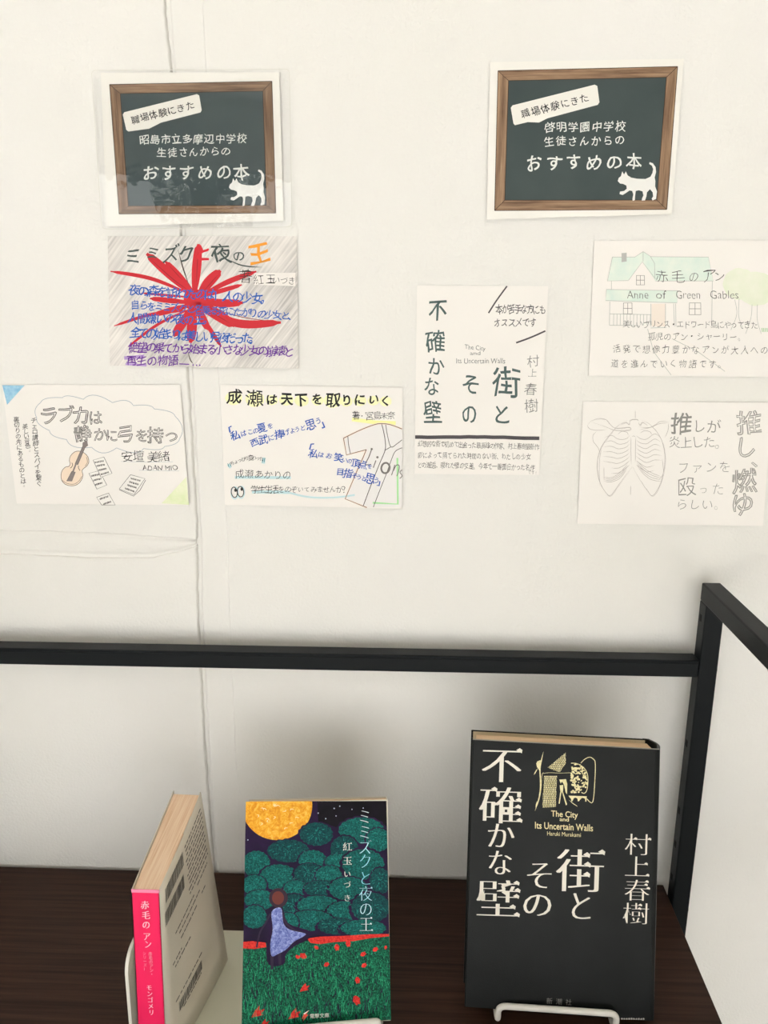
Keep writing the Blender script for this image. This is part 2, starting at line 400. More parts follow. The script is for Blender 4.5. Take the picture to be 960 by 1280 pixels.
for bz_ in (SZ, SZ - .36, SZ - .72): box('shelf_board', (LX0 + .0152, -.420, bz_ - .018), (PX0 - .0003, -.004, bz_), walnut, rack, .0008)
for x in (LX0, PX0):
    for y in (-.030, -.420):
        pst = box('post', (x, y, RZ0), (x + .015, y + .015, -.2375), steel, rack, .0011)
        if y == -.030 and x == PX0:
            for z in (-.251, -.366, -.432, -.466, -.500):                # punched holes in the side of the post
                V, Fc = bm_vf(box_bm(.0004, .004, .006, .00019, 1)); mk('bolt_hole', np.array(V) + (x - .0001, y + .0088, z), Fc, hole_m, pst)
    rl = box('side_rail', (x, -.420, -.2375), (x + .015, -.015, -.2225), steel, rack, .0011)
for z in (-.2852,): box('back_rail', (LX0 + .0152, -.030, z - .0150), (PX0 - .0002, -.0145, z), steel, rack, .0012)
box('back_rail', (LX0 + .0152, -.030, SZ - .036), (PX0 - .0002, -.0145, SZ - .019), steel, rack, .0012)
box('rail_lip', (LX0 + .0152, -.0308, -.2884), (PX0 - .002, -.0298, -.2872), steel, rack, .0003)
def dome(c, r, h, ax, name, m, parent):
    V = []; Fc = []; n = 16; R = 5
    for i in range(R + 1):
        a = math.pi / 2 * i / R
        for k in range(n):
            b = 2 * math.pi * k / n; V.append((h * math.sin(a), r * math.cos(a) * math.cos(b), r * math.cos(a) * math.sin(b)))
    for i in range(R):
        for k in range(n): Fc.append([i * n + k, i * n + (k + 1) % n, (i + 1) * n + (k + 1) % n, (i + 1) * n + k])
    return mk(name, np.array(V) + c, Fc, m, parent, smooth=True)
for z in (-.2955, -.532): dome((PX1, -.0225, z), .0042, .0022, 0, 'bolt_head', steel, rack)

# ------------------------------------------------------------------ cards on the wall
paper_w = mat('white_card', srgb('F7F3EE'), .7, .2)
def card(name, corners, m, label, crop=(0, 0, 1), group=None, thick=.0004, gap=.0010, lift=(.0002, .0006, .0014, .0010), cat='card', nx=2, ny=2):
    """thin card; corners in photo px TL,TR,BR,BL; lift = how far each corner stands off the wall"""
    c = [(crop[0] + a / crop[2], crop[1] + b / crop[2]) for a, b in corners]
    Y = -gap - thick
    C3 = [at_wall(x, y, Y) for x, y in c]; tl, tr, br, bl = C3
    cen = sum(C3) / 4
    k4 = [C3[i] + np.array([0, -lift[i], 0]) for i in range(4)]               # each card stands a little off the wall, tilted as a plane
    N = np.cross(k4[1] - k4[0], k4[3] - k4[0]); N = N / np.linalg.norm(N); N = N if N[1] < 0 else -N
    S = Surf(k4[0], N)
    tl, tr, br, bl = [S.P(*q, 0) for q in c]
    curl = lambda p: 0.0
    V = []; Fc = []
    for j in range(ny + 1):
        for i in range(nx + 1):
            u, v = i / nx, j / ny; p = (tl * (1 - u) + tr * u) * (1 - v) + (bl * (1 - u) + br * u) * v; V.append(p + np.array([0, -curl(p), 0]))
    n = len(V); V += [p + np.array([0, thick, 0]) for p in V]
    for j in range(ny):
        for i in range(nx):
            a = j * (nx + 1) + i; Fc.append([a, a + nx + 1, a + nx + 2, a + 1]); Fc.append([n + a, n + a + 1, n + a + nx + 2, n + a + nx + 1])
    ring = [i for i in range(nx + 1)] + [(j + 1) * (nx + 1) - 1 for j in range(1, ny + 1)] + [ny * (nx + 1) + i for i in range(nx - 1, -1, -1)] + [j * (nx + 1) for j in range(ny - 1, 0, -1)]
    for i in range(len(ring)): a, b = ring[i], ring[(i + 1) % len(ring)]; Fc.append([a, b, n + b, n + a])
    o = mk(name, V, Fc, m, origin=cen * (1, 0, 1), label=label, cat=cat, group=group)
    return o, Print(S, crop)

# --- two blackboard style signs
wood_print = mat('printed_wood_frame', srgb('7A5C3E'), .5, .3)
wood(wood_print, '5E4430', '8A6C52', 'A88A6C', 60, 1, 6, 3)
wood_print_h = mat('printed_wood_frame_rail', srgb('7A5C3E'), .5, .3)
wood(wood_print_h, '5E4430', '8A6C52', 'A88A6C', 3, 1, 6, 60)
slate = mat('printed_blackboard', srgb('3F4D50'), .5, .2, var=(srgb('4A5757'), 22, (1, 1, 1), .35, .75))
slate2 = mat('printed_blackboard_grey', srgb('3D4848'), .55, .15, var=(srgb('475150'), 22, (1, 1, 1), .35, .75))
paper_s = mat('sign_paper', srgb('F4F1EA'), .45, .35)
CAT = [(632, 513), (640, 527), (648, 513), (656, 531), (672, 541), (700, 546), (735, 547), (757, 537), (766, 520), (769, 503), (764, 488), (751, 480), (754, 472), (768, 477), (780, 494), (782, 516), (776, 540), (779, 556), (778, 580), (786, 602), (782, 636), (766, 642), (763, 634), (769, 624), (767, 606), (755, 592), (742, 606), (739, 625), (733, 642), (718, 643), (720, 633), (726, 620), (722, 602), (706, 597), (692, 600), (689, 622), (688, 641), (678, 644), (677, 636), (681, 615), (676, 600), (664, 598), (650, 608), (634, 618), (620, 614), (622, 603), (640, 600), (652, 590), (650, 576), (636, 569), (622, 567), (612, 556), (616, 543), (626, 534)]
def sign(corners, frame, inner, tagp, tagtext, l2, l3, l4, catmap, crop, board_m, label, lift):
    o, p = card('laminated_sign', corners, paper_s, label, crop, 'blackboard signs above the cards', lift=lift, cat='sign', gap=.0012)
    f = frame; q = inner
    for k in range(4):
        a, b = k, (k + 1) % 4; p.poly([f[a], f[b], q[b], q[a]])
        p.build('frame_print', wood_print if k % 2 else wood_print_h, o, 1)
        # fine dark line along the mitre
    p.poly(q).build('board_print', board_m, o, 2)
    for k in range(4): p.stroke([f[k], q[k]], 2.2)
    for k in range(4): p.stroke([q[k], q[(k + 1) % 4]], 3.0)
    for k in range(4): p.stroke([f[k], f[(k + 1) % 4]], 3.0)
    p.build('frame_edge', '3A2A1E', o, 3)
    tl, tr, br, bl, n1, n2, n3 = tagp
    r = lambda a, b, t: (a[0] + (b[0] - a[0]) * t, a[1] + (b[1] - a[1]) * t)
    T = [r(tl, bl, .1), r(tl, tr, .025), r(tr, tl, .025), r(tr, br, .1), r(br, tr, .1), r(br, n3, .04), n3, n2, n1, r(bl, n1, .08), r(bl, tl, .1)]
    p.poly(T).build('tag_print', 'F1EEE6', o, 4)
    p.line('職場体験にきた', *tagtext, 'brush', .008, .8).build('tag_lettering', '1F1F1D', o, 5)
    for t in (l2, l3, l4): p.line(*t[:3], t[3], 'brush', t[4], .8)
    p.build('lettering', 'E9EBE6', o, 5)
    p.poly([catmap(a) for a in CAT]).build('cat_print', 'F3F2EE', o, 6)
    return o, p
s1, p1 = sign([(22, 40), (845, 38), (866, 724), (50, 750)], [(63, 95), (812, 80), (830, 688), (107, 692)], [(112, 137), (770, 125), (787, 652), (150, 655)],
    [(122, 225), (475, 137), (490, 222), (142, 313), (245, 299), (285, 279), (300, 271)], ((183, 257), (434, 192), 42),
    ('昭島市立多摩辺中学校', (222, 349), (672, 343), 48, .008), ('生徒さんからの', (302, 409), (600, 403), 46, .008), ('おすすめの本', (250, 503), (672, 497), 76, .014),
    lambda a: (612 + (a[0] - 610) * 168 / 175, 487 + (a[1] - 472) * 168 / 171), (120, 80, 3.692), slate,
    'glossy laminated blackboard-style sign with a white cat, at upper left, mirroring the window', (.0010, .0012, .0022, .0014))
s2, p2 = sign([(45, 27), (906, 12), (852, 703), (30, 727)], [(80, 66), (878, 47), (830, 682), (65, 687)], [(127, 110), (828, 95), (785, 640), (110, 641)],
    [(135, 222), (520, 125), (532, 215), (150, 309), (212, 294), (262, 296), (300, 277)], ((203, 255), (463, 189), 42),
    ('啓明学園中学校', (310, 317), (623, 312), 49, .008), ('生徒さんからの', (307, 379), (618, 375), 47, .008), ('おすすめの本', (240, 476), (682, 470), 76, .014),
    lambda a: a, (600, 70, 3.556), slate2,
    'blackboard-style paper sign with a white cat, at upper right, clean and without reflections', (.0008, .0022, .0030, .0014))
# laminate film over the left sign (sticks out past the paper)
film = bpy.data.materials.new('laminate_film'); film.use_nodes = True; nt = film.node_tree
for n in list(nt.nodes): nt.nodes.remove(n)
out = nt.nodes.new('ShaderNodeOutputMaterial'); mx = nt.nodes.new('ShaderNodeMixShader'); tr = nt.nodes.new('ShaderNodeBsdfTransparent'); gl = nt.nodes.new('ShaderNodeBsdfGlossy')
gl.inputs['Roughness'].default_value = .03; tr.inputs[0].default_value = (1, 1, 1, 1); fr = nt.nodes.new('ShaderNodeFresnel'); fr.inputs[0].default_value = 1.55
n = nt.nodes.new('ShaderNodeTexNoise'); n.inputs['Scale'].default_value = 55; tcn = nt.nodes.new('ShaderNodeTexCoord'); bp = nt.nodes.new('ShaderNodeBump'); bp.inputs['Strength'].default_value = .35; bp.inputs['Distance'].default_value = .0004
for a, b in ((tcn.outputs['Object'], n.inputs['Vector']), (n.outputs['Fac'], bp.inputs['Height']), (bp.outputs[0], gl.inputs['Normal']), (fr.outputs[0], mx.inputs[0]), (tr.outputs[0], mx.inputs[1]), (gl.outputs[0], mx.inputs[2]), (mx.outputs[0], out.inputs[0])): nt.links.new(a, b)
def rrect(c, r, k=5):
    out = []
    for i in range(4):
        a, b, d = np.array(c[i - 1], float), np.array(c[i], float), np.array(c[(i + 1) % 4], float)
        u = (a - b) / np.linalg.norm(a - b) * r; v = (d - b) / np.linalg.norm(d - b) * r
        for j in range(k + 1): t = j / k; out.append(tuple((1 - t) ** 2 * (b + u) + 2 * t * (1 - t) * b + t * t * (b + v)))
    return out
fc = [(-20, 30), (893, 24), (905, 752), (28, 762)]
nxf, nyf = 20, 16; V = []; 
for j in range(nyf + 1):
    for i in range(nxf + 1):
        u, v = i / nxf, j / nyf; e = .028
        if i in (0, nxf) and j in (0, nyf): u = abs(u - .008); v = abs(v - .012)
        a = [(fc[0][k] * (1 - u) + fc[1][k] * u) * (1 - v) + (fc[3][k] * (1 - u) + fc[2][k] * u) * v for k in (0, 1)]; V.append(a)
p1.add(V, [[j * (nxf + 1) + i, (j + 1) * (nxf + 1) + i, (j + 1) * (nxf + 1) + i + 1, j * (nxf + 1) + i + 1] for j in range(nyf) for i in range(nxf)])
p1.build('laminate_film', film, s1, 9, smooth=True, label='clear glossy laminating film')
rim = mat('film_rim', srgb('E4E2DA'), .3, .5)
ro = rrect([(-20, 30), (893, 24), (905, 752), (28, 762)], 22)
p1.stroke(ro, 3.2, sm=False, closed=True).build('film_edge', rim, s1, 10)

# --- card with the red flower burst
sketch = mat('pencil_streaked_card', srgb('E6E1DC'), .7, .2)
nt = sketch.node_tree; b_ = nt.nodes['Principled BSDF']; tcn = nt.nodes.new('ShaderNodeTexCoord'); mp = nt.nodes.new('ShaderNodeMapping'); mp.vector_type = 'TEXTURE'; mp.inputs['Rotation'].default_value = (0, math.radians(-50), 0); mp.inputs['Scale'].default_value = (.05, 1, .0016)
n = nt.nodes.new('ShaderNodeTexNoise'); n.inputs['Scale'].default_value = 1; n.inputs['Detail'].default_value = 4; n2 = nt.nodes.new('ShaderNodeTexNoise'); n2.inputs['Scale'].default_value = 22
ma = nt.nodes.new('ShaderNodeMath'); ma.operation = 'MULTIPLY'; rr = nt.nodes.new('ShaderNodeMapRange'); rr.inputs[1].default_value = .14; rr.inputs[2].default_value = .42
mx = nt.nodes.new('ShaderNodeMix'); mx.data_type = 'RGBA'; mx.inputs[6].default_value = (*srgb('F1ECE7'), 1); mx.inputs[7].default_value = (*srgb('B0ACA9'), 1)
for a, b in ((tcn.outputs['Object'], mp.inputs[0]), (mp.outputs[0], n.inputs[0]), (tcn.outputs['Object'], n2.inputs[0]), (n.outputs['Fac'], ma.inputs[0]), (n2.outputs['Fac'], ma.inputs[1]), (ma.outputs[0], rr.inputs[0]), (rr.outputs[0], mx.inputs[0]), (mx.outputs[2], b_.inputs['Base Color'])): nt.links.new(a, b)
o, p = card('handmade_card', [(35, 37), (908, 38), (916, 648), (46, 636)], sketch, 'grey-streaked card with a red spider lily burst and blue handwriting, below the left sign', (125, 285, 3.692), 'handwritten cards on the wall')
def petal(tip, base, w, bend=0, tipw=.35):
    a = np.array(base, float); b = np.array(tip, float); d = b - a; nrm = np.array([-d[1], d[0]]); mid = (a + b) / 2 + nrm * bend
    P = spline([a, mid, b], 8); t = np.linspace(0, 1, len(P)); ww = w * (np.sin(np.pi * np.clip(t * .86 + .06, 0, 1)) ** .7 * .75 + tipw * .45 * t) * np.where(t > .93, .55, 1)
    p.add(*ribbon2(P, ww))
for a in [((48, 200), (405, 300), 22, .05), ((215, 118), (420, 300), 52, 0), ((302, 155), (425, 290), 40, 0), ((455, 74), (436, 300), 52, 0), ((556, 196), (455, 320), 58, -.05), ((722, 200), (470, 310), 30, -.03), ((835, 436), (450, 350), 46, .12),
          ((622, 452), (440, 345), 62, -.02), ((660, 345), (440, 325), 46, .05), ((655, 262), (455, 320), 26, 0), ((65, 452), (420, 380), 18, .05), ((130, 548), (420, 372), 16, .05), ((230, 325), (420, 345), 30, 0), ((340, 500), (425, 370), 52, 0), ((418, 530), (432, 370), 56, 0), ((560, 548), (445, 370), 24, 0), ((250, 400), (420, 355), 34, 0), ((500, 470), (440, 350), 44, 0), ((190, 300), (420, 320), 14, 0)]: petal(*a)
p.ell(432, 330, 46, 52); p.build('flower_drawing', 'C8232F', o, 1)
for a in [[(235, 145), (330, 230), (410, 290)], [(320, 175), (380, 240)], [(452, 110), (445, 250)], [(545, 215), (480, 290)], [(600, 440), (500, 380)], [(800, 432), (650, 410), (520, 370)], [(560, 545), (500, 470)]]: p.stroke(a, 3, taper=.3)
p.build('petal_vein', '8E1622', o, 2)
p.stroke([(360, 100), (385, 190), (414, 272)], 6, taper=.4).build('stem_drawing', '4B4038', o, 2); p.stroke([(405, 570), (418, 610), (432, 628)], 5, taper=.4).build('stem_drawing', '4B4038', o, 2)
p.poly([(712, 208), (902, 206), (902, 268), (712, 262)]).build('white_patch', 'F3EEE9', o, 3)
for c, x, y, h in [('ミ', 157, 128, 88), ('ミ', 243, 118, 66), ('ズ', 327, 118, 82), ('ク', 395, 116, 84), ('夜', 563, 116, 98), ('の', 642, 126, 56)]: p.ch(c, x, y, h, 'pen', .012, jit=1)
p.stroke([(580, 140), (640, 168), (690, 178), (748, 181)], 6, taper=.3); p.build('title_lettering', '46524F', o, 5)
p.ch('と', 478, 116, 80, 'pen', .03, jit=1).build('title_lettering', 'CF2230', o, 5, label='red title character')
p.ch('王', 738, 116, 106, 'pen', .028, jit=1).build('title_lettering', 'EE9A2C', o, 5, label='orange title character')
p.ch('著', 668, 226, 66, 'pen', -.012, jit=1).line('紅玉', (733, 236), (785, 236), 50, 'pen', -.012, 1).line('いづき', (812, 240), (886, 242), 36, 'pen', -.005, 1).build('author_lettering', '33302E', o, 5)
for t, a, b, h in [('夜の森を訪れたのは1人の少女。', (160, 285), (768, 326), 56), ('自らをミミズクと名乗る死にたがりの少女と、', (164, 355), (892, 406), 45), ('人間嫌いの夜の王。', (152, 415), (500, 424), 52), ('全ての始まりは美しい月夜だった。', (165, 480), (716, 512), 54)]: p.line(t, a, b, h, 'pen', .012, 1)
p.build('handwriting', '1E5AB4', o, 6)
p.stroke([(112, 600), (205, 592)], 16, sm=False).stroke([(118, 628), (215, 634)], 10, sm=False).build('highlight', 'B79AD0', o, 4)
p.line('絶望の果てから始まる小さな少女の崩壊と', (156, 550), (872, 568), 52, 'pen', .012, 1).line('再生の物語', (146, 610), (338, 610), 50, 'pen', .012, 1).stroke([(366, 627), (412, 629)], 5).ell(430, 632, 3.5, 3.5).ell(446, 633, 3.5, 3.5).ell(461, 633, 3.5, 3.5)
p.build('handwriting', '6A2F98', o, 6, label='purple handwriting')

# --- card with the cello
o, p = card('handmade_card', [(10, 43), (865, 42), (908, 620), (80, 612)], paper_w, 'white card with a cello, music sheets and cloud-framed outline title, at far left', (0, 470, 3.84), 'handwritten cards on the wall')
p.poly([(11, 44), (118, 45), (34, 138)]).build('blue_corner', mat('blue_crayon', srgb('7FB2D4'), .7, .2, var=(srgb('A3CBE0'), 260, (1, 1, 1), .35, .65)), o, 1)
p.poly([(894, 484), (907, 618), (776, 611)]).build('green_corner', mat('green_crayon', srgb('E0EBBE'), .7, .2, var=(srgb('EDF1D2'), 160, (1, 1, 1), .35, .65)), o, 1)
cl = [(195, 128), (225, 106), (300, 104), (350, 122), (400, 112), (470, 108), (540, 128), (580, 142), (640, 142), (678, 156), (740, 158), (780, 180), (840, 192), (858, 230), (862, 300), (840, 340), (790, 338), (740, 330), (690, 348), (620, 334), (560, 345), (500, 334), (440, 342), (380, 325), (320, 305), (262, 288), (238, 262), (200, 238), (176, 200), (176, 155)]
cs = []
for i in range(len(cl)):
    if i % 2: continue
    a_, m_, b_ = np.array(cl[i], float), np.array(cl[(i + 1) % len(cl)], float), np.array(cl[(i + 2) % len(cl)] if i + 2 < len(cl) else cl[0], float)
    out_ = (a_ + b_) / 2 - (520, 225); out_ /= np.linalg.norm(out_); q_ = (a_ + b_) / 2 + out_ * np.linalg.norm(b_ - a_) * .22
    cs += [tuple((1 - t) ** 2 * a_ + 2 * t * (1 - t) * (2 * q_ - (a_ + b_) / 2) + t * t * b_) for t in np.linspace(0, .95, 8)]
p.stroke(cs, 2.6, sm=False, closed=True).build('cloud_outline', 'AEB6C0', o, 1)
for c, x, y, h in [('ラ', 232, 188, 92), ('ブ', 312, 188, 92), ('カ', 392, 190, 94), ('は', 458, 202, 70), ('静', 398, 278, 84), ('か', 480, 282, 70), ('に', 536, 284, 64), ('弓', 600, 278, 86), ('を', 683, 286, 64), ('持', 748, 284, 86), ('つ', 826, 292, 64)]: p.ch(c, x, y, h, 'hollow', .012, jit=.7)
p.build('title_lettering', '5A5654', o, 2)
for c, x in (('安', 611), ('壇', 667), ('美', 735), ('緒', 788)): p.ch(c, x, 386, 58, 'pen', -.008, jit=.8)
p.word('ADAN MIO', 685, 429, 852, 452, -.004, 1).build('author_lettering', '2B2A2A', o, 2)
p.stroke([(580, 410), (700, 413), (830, 412)], 1.5).stroke([(668, 452), (860, 456)], 1.5).build('guide_line', 'BFC6CC', o, 1)
p.line('チェロ講師とスパイを繋ぐ', (163, 212), (188, 516), 30, 'pen', .004, .6, rot=.02).line('美しい音色', (121, 242), (134, 335), 28, 'pen', .004, .6, rot=.02).ch('。', 152, 352, 28).line('裏切りの先にあるものとは', (78, 208), (112, 505), 29, 'pen', .004, .6, rot=.03).ch('。', 124, 520, 28).build('handwriting', '2E2D2B', o, 2)
p.c = (60, 550, 6.857)
BD = [(255, 95), (300, 105), (340, 140), (350, 190), (330, 225), (305, 245), (292, 265), (300, 300), (288, 340), (260, 375), (215, 392), (160, 385), (122, 352), (112, 305), (122, 262), (150, 232), (178, 226), (190, 205), (184, 175), (192, 140), (220, 108)]
p.poly(spline(BD, 4, True)).build('cello_drawing', 'F4E0CB', o, 1)
p.stroke(BD, 4, closed=True).stroke([(120, 345), (165, 372), (220, 378), (265, 352), (290, 310)], 3).stroke([(330, 145), (338, 190), (318, 225)], 3).stroke([(205, 195), (212, 215), (200, 235), (190, 240)], 5).stroke([(262, 220), (262, 240), (275, 262)], 5)
for i in range(6): p.stroke([(296 + 7 * i, 28 + rng.uniform(-9, 9)), (308 + 6 * i, 44 + rng.uniform(-9, 9))], 3)
p.build('cello_outline', '5E4C44', o, 2)
p.poly([(232, 205), (300, 48), (322, 56), (256, 214)]).poly([(205, 268), (236, 274), (205, 352), (160, 352)]).poly([(298, 20), (336, 5), (344, 48), (318, 66), (296, 46)]).stroke([(215, 270), (240, 205)], 14).build('cello_neck', '8A7F7C', o, 3)
p.stroke([(232, 205), (300, 48)], 3).stroke([(256, 214), (322, 56)], 3).stroke([(205, 268), (236, 274), (205, 352), (160, 352), (205, 268)], 3, sm=False).build('cello_outline', '4A4240', o, 4)
for q in ([(388, 172), (480, 145), (550, 285), (455, 318)], [(352, 285), (440, 262), (505, 385), (420, 420)], [(418, 490), (520, 455), (577, 556), (460, 556)], [(708, 297), (832, 330), (738, 468), (612, 418)]):
    p.poly(q).build('sheet_drawing', 'F8F5F0', o, 5 if q[0][0] != 388 else 7)
    p.stroke(q, 4.2, sm=False, closed=True); p.build('sheet_outline', '55504E', o, 6 if q[0][0] != 388 else 8)
for (x0, y0, x1, y1, n) in ((405, 192, 475, 178, 1), (420, 222, 485, 210, 1), (438, 258, 500, 244, 1), (455, 294, 518, 276, 1), (375, 308, 438, 294, 1), (392, 346, 455, 330, 1), (406, 384, 465, 366, 1), (446, 506, 515, 482, 1), (478, 548, 538, 528, 1)):
    for k in range(11):
        t = k / 10; x = x0 + (x1 - x0) * t; y = y0 + (y1 - y0) * t; p.stroke([(x, y - rng.uniform(5, 9)), (x + rng.uniform(-3, 3), y + rng.uniform(5, 9))], 4.5)
for (x0, y0, x1, y1) in ((712, 328, 792, 348), (700, 358, 776, 380), (684, 386, 756, 408), (664, 414, 740, 440)):
    for k in range(12):
        t = k / 11; x = x0 + (x1 - x0) * t; y = y0 + (y1 - y0) * t; p.stroke([(x, y - rng.uniform(5, 9)), (x + rng.uniform(-3, 3), y + rng.uniform(5, 9))], 4.5)
p.stroke([(838, 342), (790, 430), (735, 480), (612, 425)], 4, sm=False).build('music_notes', '4A4644', o, 9)

# --- card with the baseball jersey
o, p = card('handmade_card', [(40, 42), (915, 55), (912, 636), (62, 618)], paper_w, 'white card with bold yellow-highlighted title and a striped baseball jersey, lower centre-left', (265, 470, 3.84), 'handwritten cards on the wall')
TT = [('成', 105, 100, 76), ('瀬', 206, 106, 84), ('は', 287, 110, 54), ('天', 357, 108, 64), ('下', 430, 112, 64), ('を', 507, 112, 54), ('取', 580, 112, 80), ('り', 645, 116, 56), ('に', 710, 113, 58), ('い', 775, 112, 52), ('く', 833, 116, 54)]
for c, x, y, h in TT: p.ell(x, y + 6, h * .52, h * .42, 16, bump=.08, nb=5)
p.build('yellow_highlight', 'F8F7C6', o, 1)
for c, x, y, h in TT: p.ch(c, x, y, h, 'pen', {'瀬': .006, '取': .02, '成': .022}.get(c, .032), jit=.8)
p.build('title_lettering', '1C1C1E', o, 3)
p.stroke([(672, 208), (780, 222), (882, 226)], 18, sm=False).build('yellow_highlight', 'F6F4A8', o, 1)
for c, x, h in (('著', 690, 42), ('・', 720, 30), ('宮', 755, 44), ('島', 792, 46), ('未', 826, 34), ('奈', 860, 42)): p.ch(c, x, 190, h, 'pen', -.008, jit=.8)
p.build('author_lettering', '262626', o, 3)
for c, x, y, h in [('「', 78, 268, 44), ('私', 112, 285, 50), ('は', 152, 276, 32), ('こ', 183, 268, 30), ('の', 210, 262, 30), ('夏', 240, 248, 50), ('を', 280, 238, 30), ('西', 205, 318, 44), ('武', 246, 304, 48), ('に', 285, 295, 32), ('捧', 323, 280, 50), ('げ', 358, 269, 34), ('よ', 386, 262, 28), ('う', 410, 255, 28), ('と', 436, 248, 30), ('思', 473, 230, 56), ('う', 510, 216, 34), ('」', 540, 222, 46)]: p.ch(c, x, y, h, 'pen', .04 if c in '「」' else .012, rot=-.25, jit=.8)
for c, x, y, h in [('「', 464, 342, 44), ('私', 488, 372, 46), ('は', 524, 378, 30), ('お', 562, 384, 32), ('笑', 608, 392, 46), ('い', 637, 402, 26), ('の', 660, 408, 26), ('頂', 690, 418, 44), ('点', 726, 426, 42), ('を', 757, 434, 26), ('目', 616, 460, 38), ('指', 652, 466, 48), ('そ', 684, 478, 30), ('う', 706, 485, 28), ('と', 730, 492, 28), ('思', 758, 490, 54), ('う', 790, 500, 32), ('」', 812, 514, 36)]: p.ch(c, x, y, h, 'pen', .04 if c in '「」' else .012, rot=.22, jit=.8)
p.build('blue_handwriting', '2558B4', o, 6)
for i, c in enumerate('ちょっぴり変わった'): t = i / 8; p.ch(c, 98 + 140 * t, 418 - 26 * math.sin(t * 2.2), 22 if c != '変' else 30, 'pen', 0, rot=-.35 + .3 * t, jit=.6)
p.line('成瀬あかりの', (134, 470), (360, 474), 44, 'pen', -.008, .8)
for c, x, h in zip('学生生活をのぞいてみませんか？', np.linspace(208, 642, 15), (44, 40, 42, 44, 34, 34, 36, 28, 28, 34, 34, 34, 32, 36, 42)): p.ch(c, x, 544, h, 'pen', -.008, jit=.8)
p.ell(107, 558, 14, 25, w=4, rot=-.15).ell(137, 555, 15, 25, w=4, rot=-.1).ell(113, 548, 6, 8).ell(143, 543, 6, 8)
p.build('black_handwriting', '2A2A2A', o, 4)
p.stroke([(110, 486), (378, 488)], 13, sm=False).stroke([(192, 556), (372, 558)], 15, sm=False).stroke([(370, 560), (440, 577), (510, 584), (600, 582), (685, 571)], 8).stroke([(78, 424), (90, 440)], 14, sm=False).stroke([(250, 392), (246, 420)], 16, sm=False).ell(109, 561, 17, 29, w=5).ell(139, 558, 17, 29, w=5).build('pale_blue_marker', 'C9E5E9', o, 2)
for a_ in ([(76, 420), (82, 436)], [(86, 417), (92, 434)], [(246, 395), (242, 415)], [(254, 393), (250, 414)]): p.stroke(a_, 3, sm=False).build('teal_tick', '2F7F86', o, 4)
p.c = (380, 480, 7.385); edge = [(365, 500), (520, 425), (660, 372), (730, 366), (800, 376), (905, 415)]
side = [(575, 605), (545, 680), (490, 800), (380, 1060), (580, 1140)]
p.poly([(365, 500), (660, 372), (800, 376), (905, 415), (905, 1138), (600, 1138), (380, 1060), (575, 605), (392, 655)]).build('jersey_drawing', 'F1EEEC', o, 1)
p.stroke(edge, 16).stroke([(365, 500), (392, 655), (575, 608)], 16, sm=False).stroke(side, 16, sm=False).build('orange_marker', 'FBE3D2', o, 2)
p.stroke(edge, 6).stroke([(365, 500), (392, 655), (575, 605)], 6, sm=False).stroke([(405, 484), (412, 560), (428, 640)], 6).stroke(side, 6, sm=False).stroke([(718, 372), (735, 440), (750, 530), (748, 612), (700, 730), (620, 930), (548, 1122)], 7).stroke([(755, 376), (770, 470), (802, 580), (860, 550), (905, 515)], 6).stroke([(750, 610), (802, 580)], 6).stroke([(905, 588), (845, 620), (810, 690), (760, 830), (700, 980), (640, 1136)], 6)
p.build('jersey_outline', '55504F', o, 4)
p.stroke([(625, 600), (600, 670), (568, 738), (596, 745), (620, 742)], 9).ell(625, 600, 10, 10).stroke([(664, 705), (640, 772)], 9).ell(678, 676, 11, 11).ell(752, 775, 38, 48, w=17, rot=.2).stroke([(838, 745), (822, 800), (808, 842)], 8).stroke([(826, 800), (850, 752), (878, 752), (872, 810), (856, 850)], 8).stroke([(906, 792), (886, 812), (900, 835), (905, 850), (884, 872)], 8)
p.build('jersey_lettering', '77726F', o, 5)
p.stroke([(862, 682), (866, 1108), (635, 1096)], 17, sm=False).build('green_marker', 'A8E3A2', o, 3)

# --- tall card, pencil title
o, p = card('handmade_card', [(80, 58), (887, 62), (832, 1225), (65, 1217)], paper_w, 'upright card with green-grey pencil title and a dark bar above small writing, in the centre', (505, 345, 4.923), 'handwritten cards on the wall')
for c, x, y, h in [('不', 207, 208, 150), ('確', 193, 405, 150), ('か', 200, 552, 120), ('な', 172, 678, 112), ('壁', 176, 840, 148), ('そ', 416, 668, 132), ('の', 403, 855, 130), ('街', 622, 652, 196), ('と', 600, 852, 146)]: p.ch(c, x, y, h, 'pen', .008, jit=.8, w=h * (.82 if c in '不のと壁確' else .95))
p.build('title_lettering', '4B5F5D', o, 2)
for c, x, y, h in [('村', 795, 522, 76), ('上', 790, 596, 58), ('春', 780, 698, 82), ('樹', 784, 800, 92)]: p.ch(c, x, y, h, 'pen', -.008, jit=.7)
p.word('The City', 374, 420, 500, 458, -.004, .5, .1).word('and', 406, 464, 470, 486, -.004, .5).word('Its Uncertain Walls', 322, 506, 622, 538, -.004, .5)
p.build('author_lettering', '7E7E7B', o, 2)
p.line('本が苦手な方にも', (585, 202), (852, 206), 62, 'pen', .006, 1, w=46).line('オススメです', (574, 285), (795, 287), 60, 'pen', .006, 1, w=46).build('handwriting', '5A5859', o, 2)
p.stroke([(634, 62), (570, 150), (520, 228)], 9).build('slash_mark', '4C484B', o, 2); p.stroke([(690, 411), (780, 378), (870, 338)], 10).build('slash_mark', '4C484B', o, 2)
p.stroke([(68, 992), (300, 990), (550, 992), (832, 1000)], 22, wob=1.5).build('marker_bar', '4C484B', o, 2)
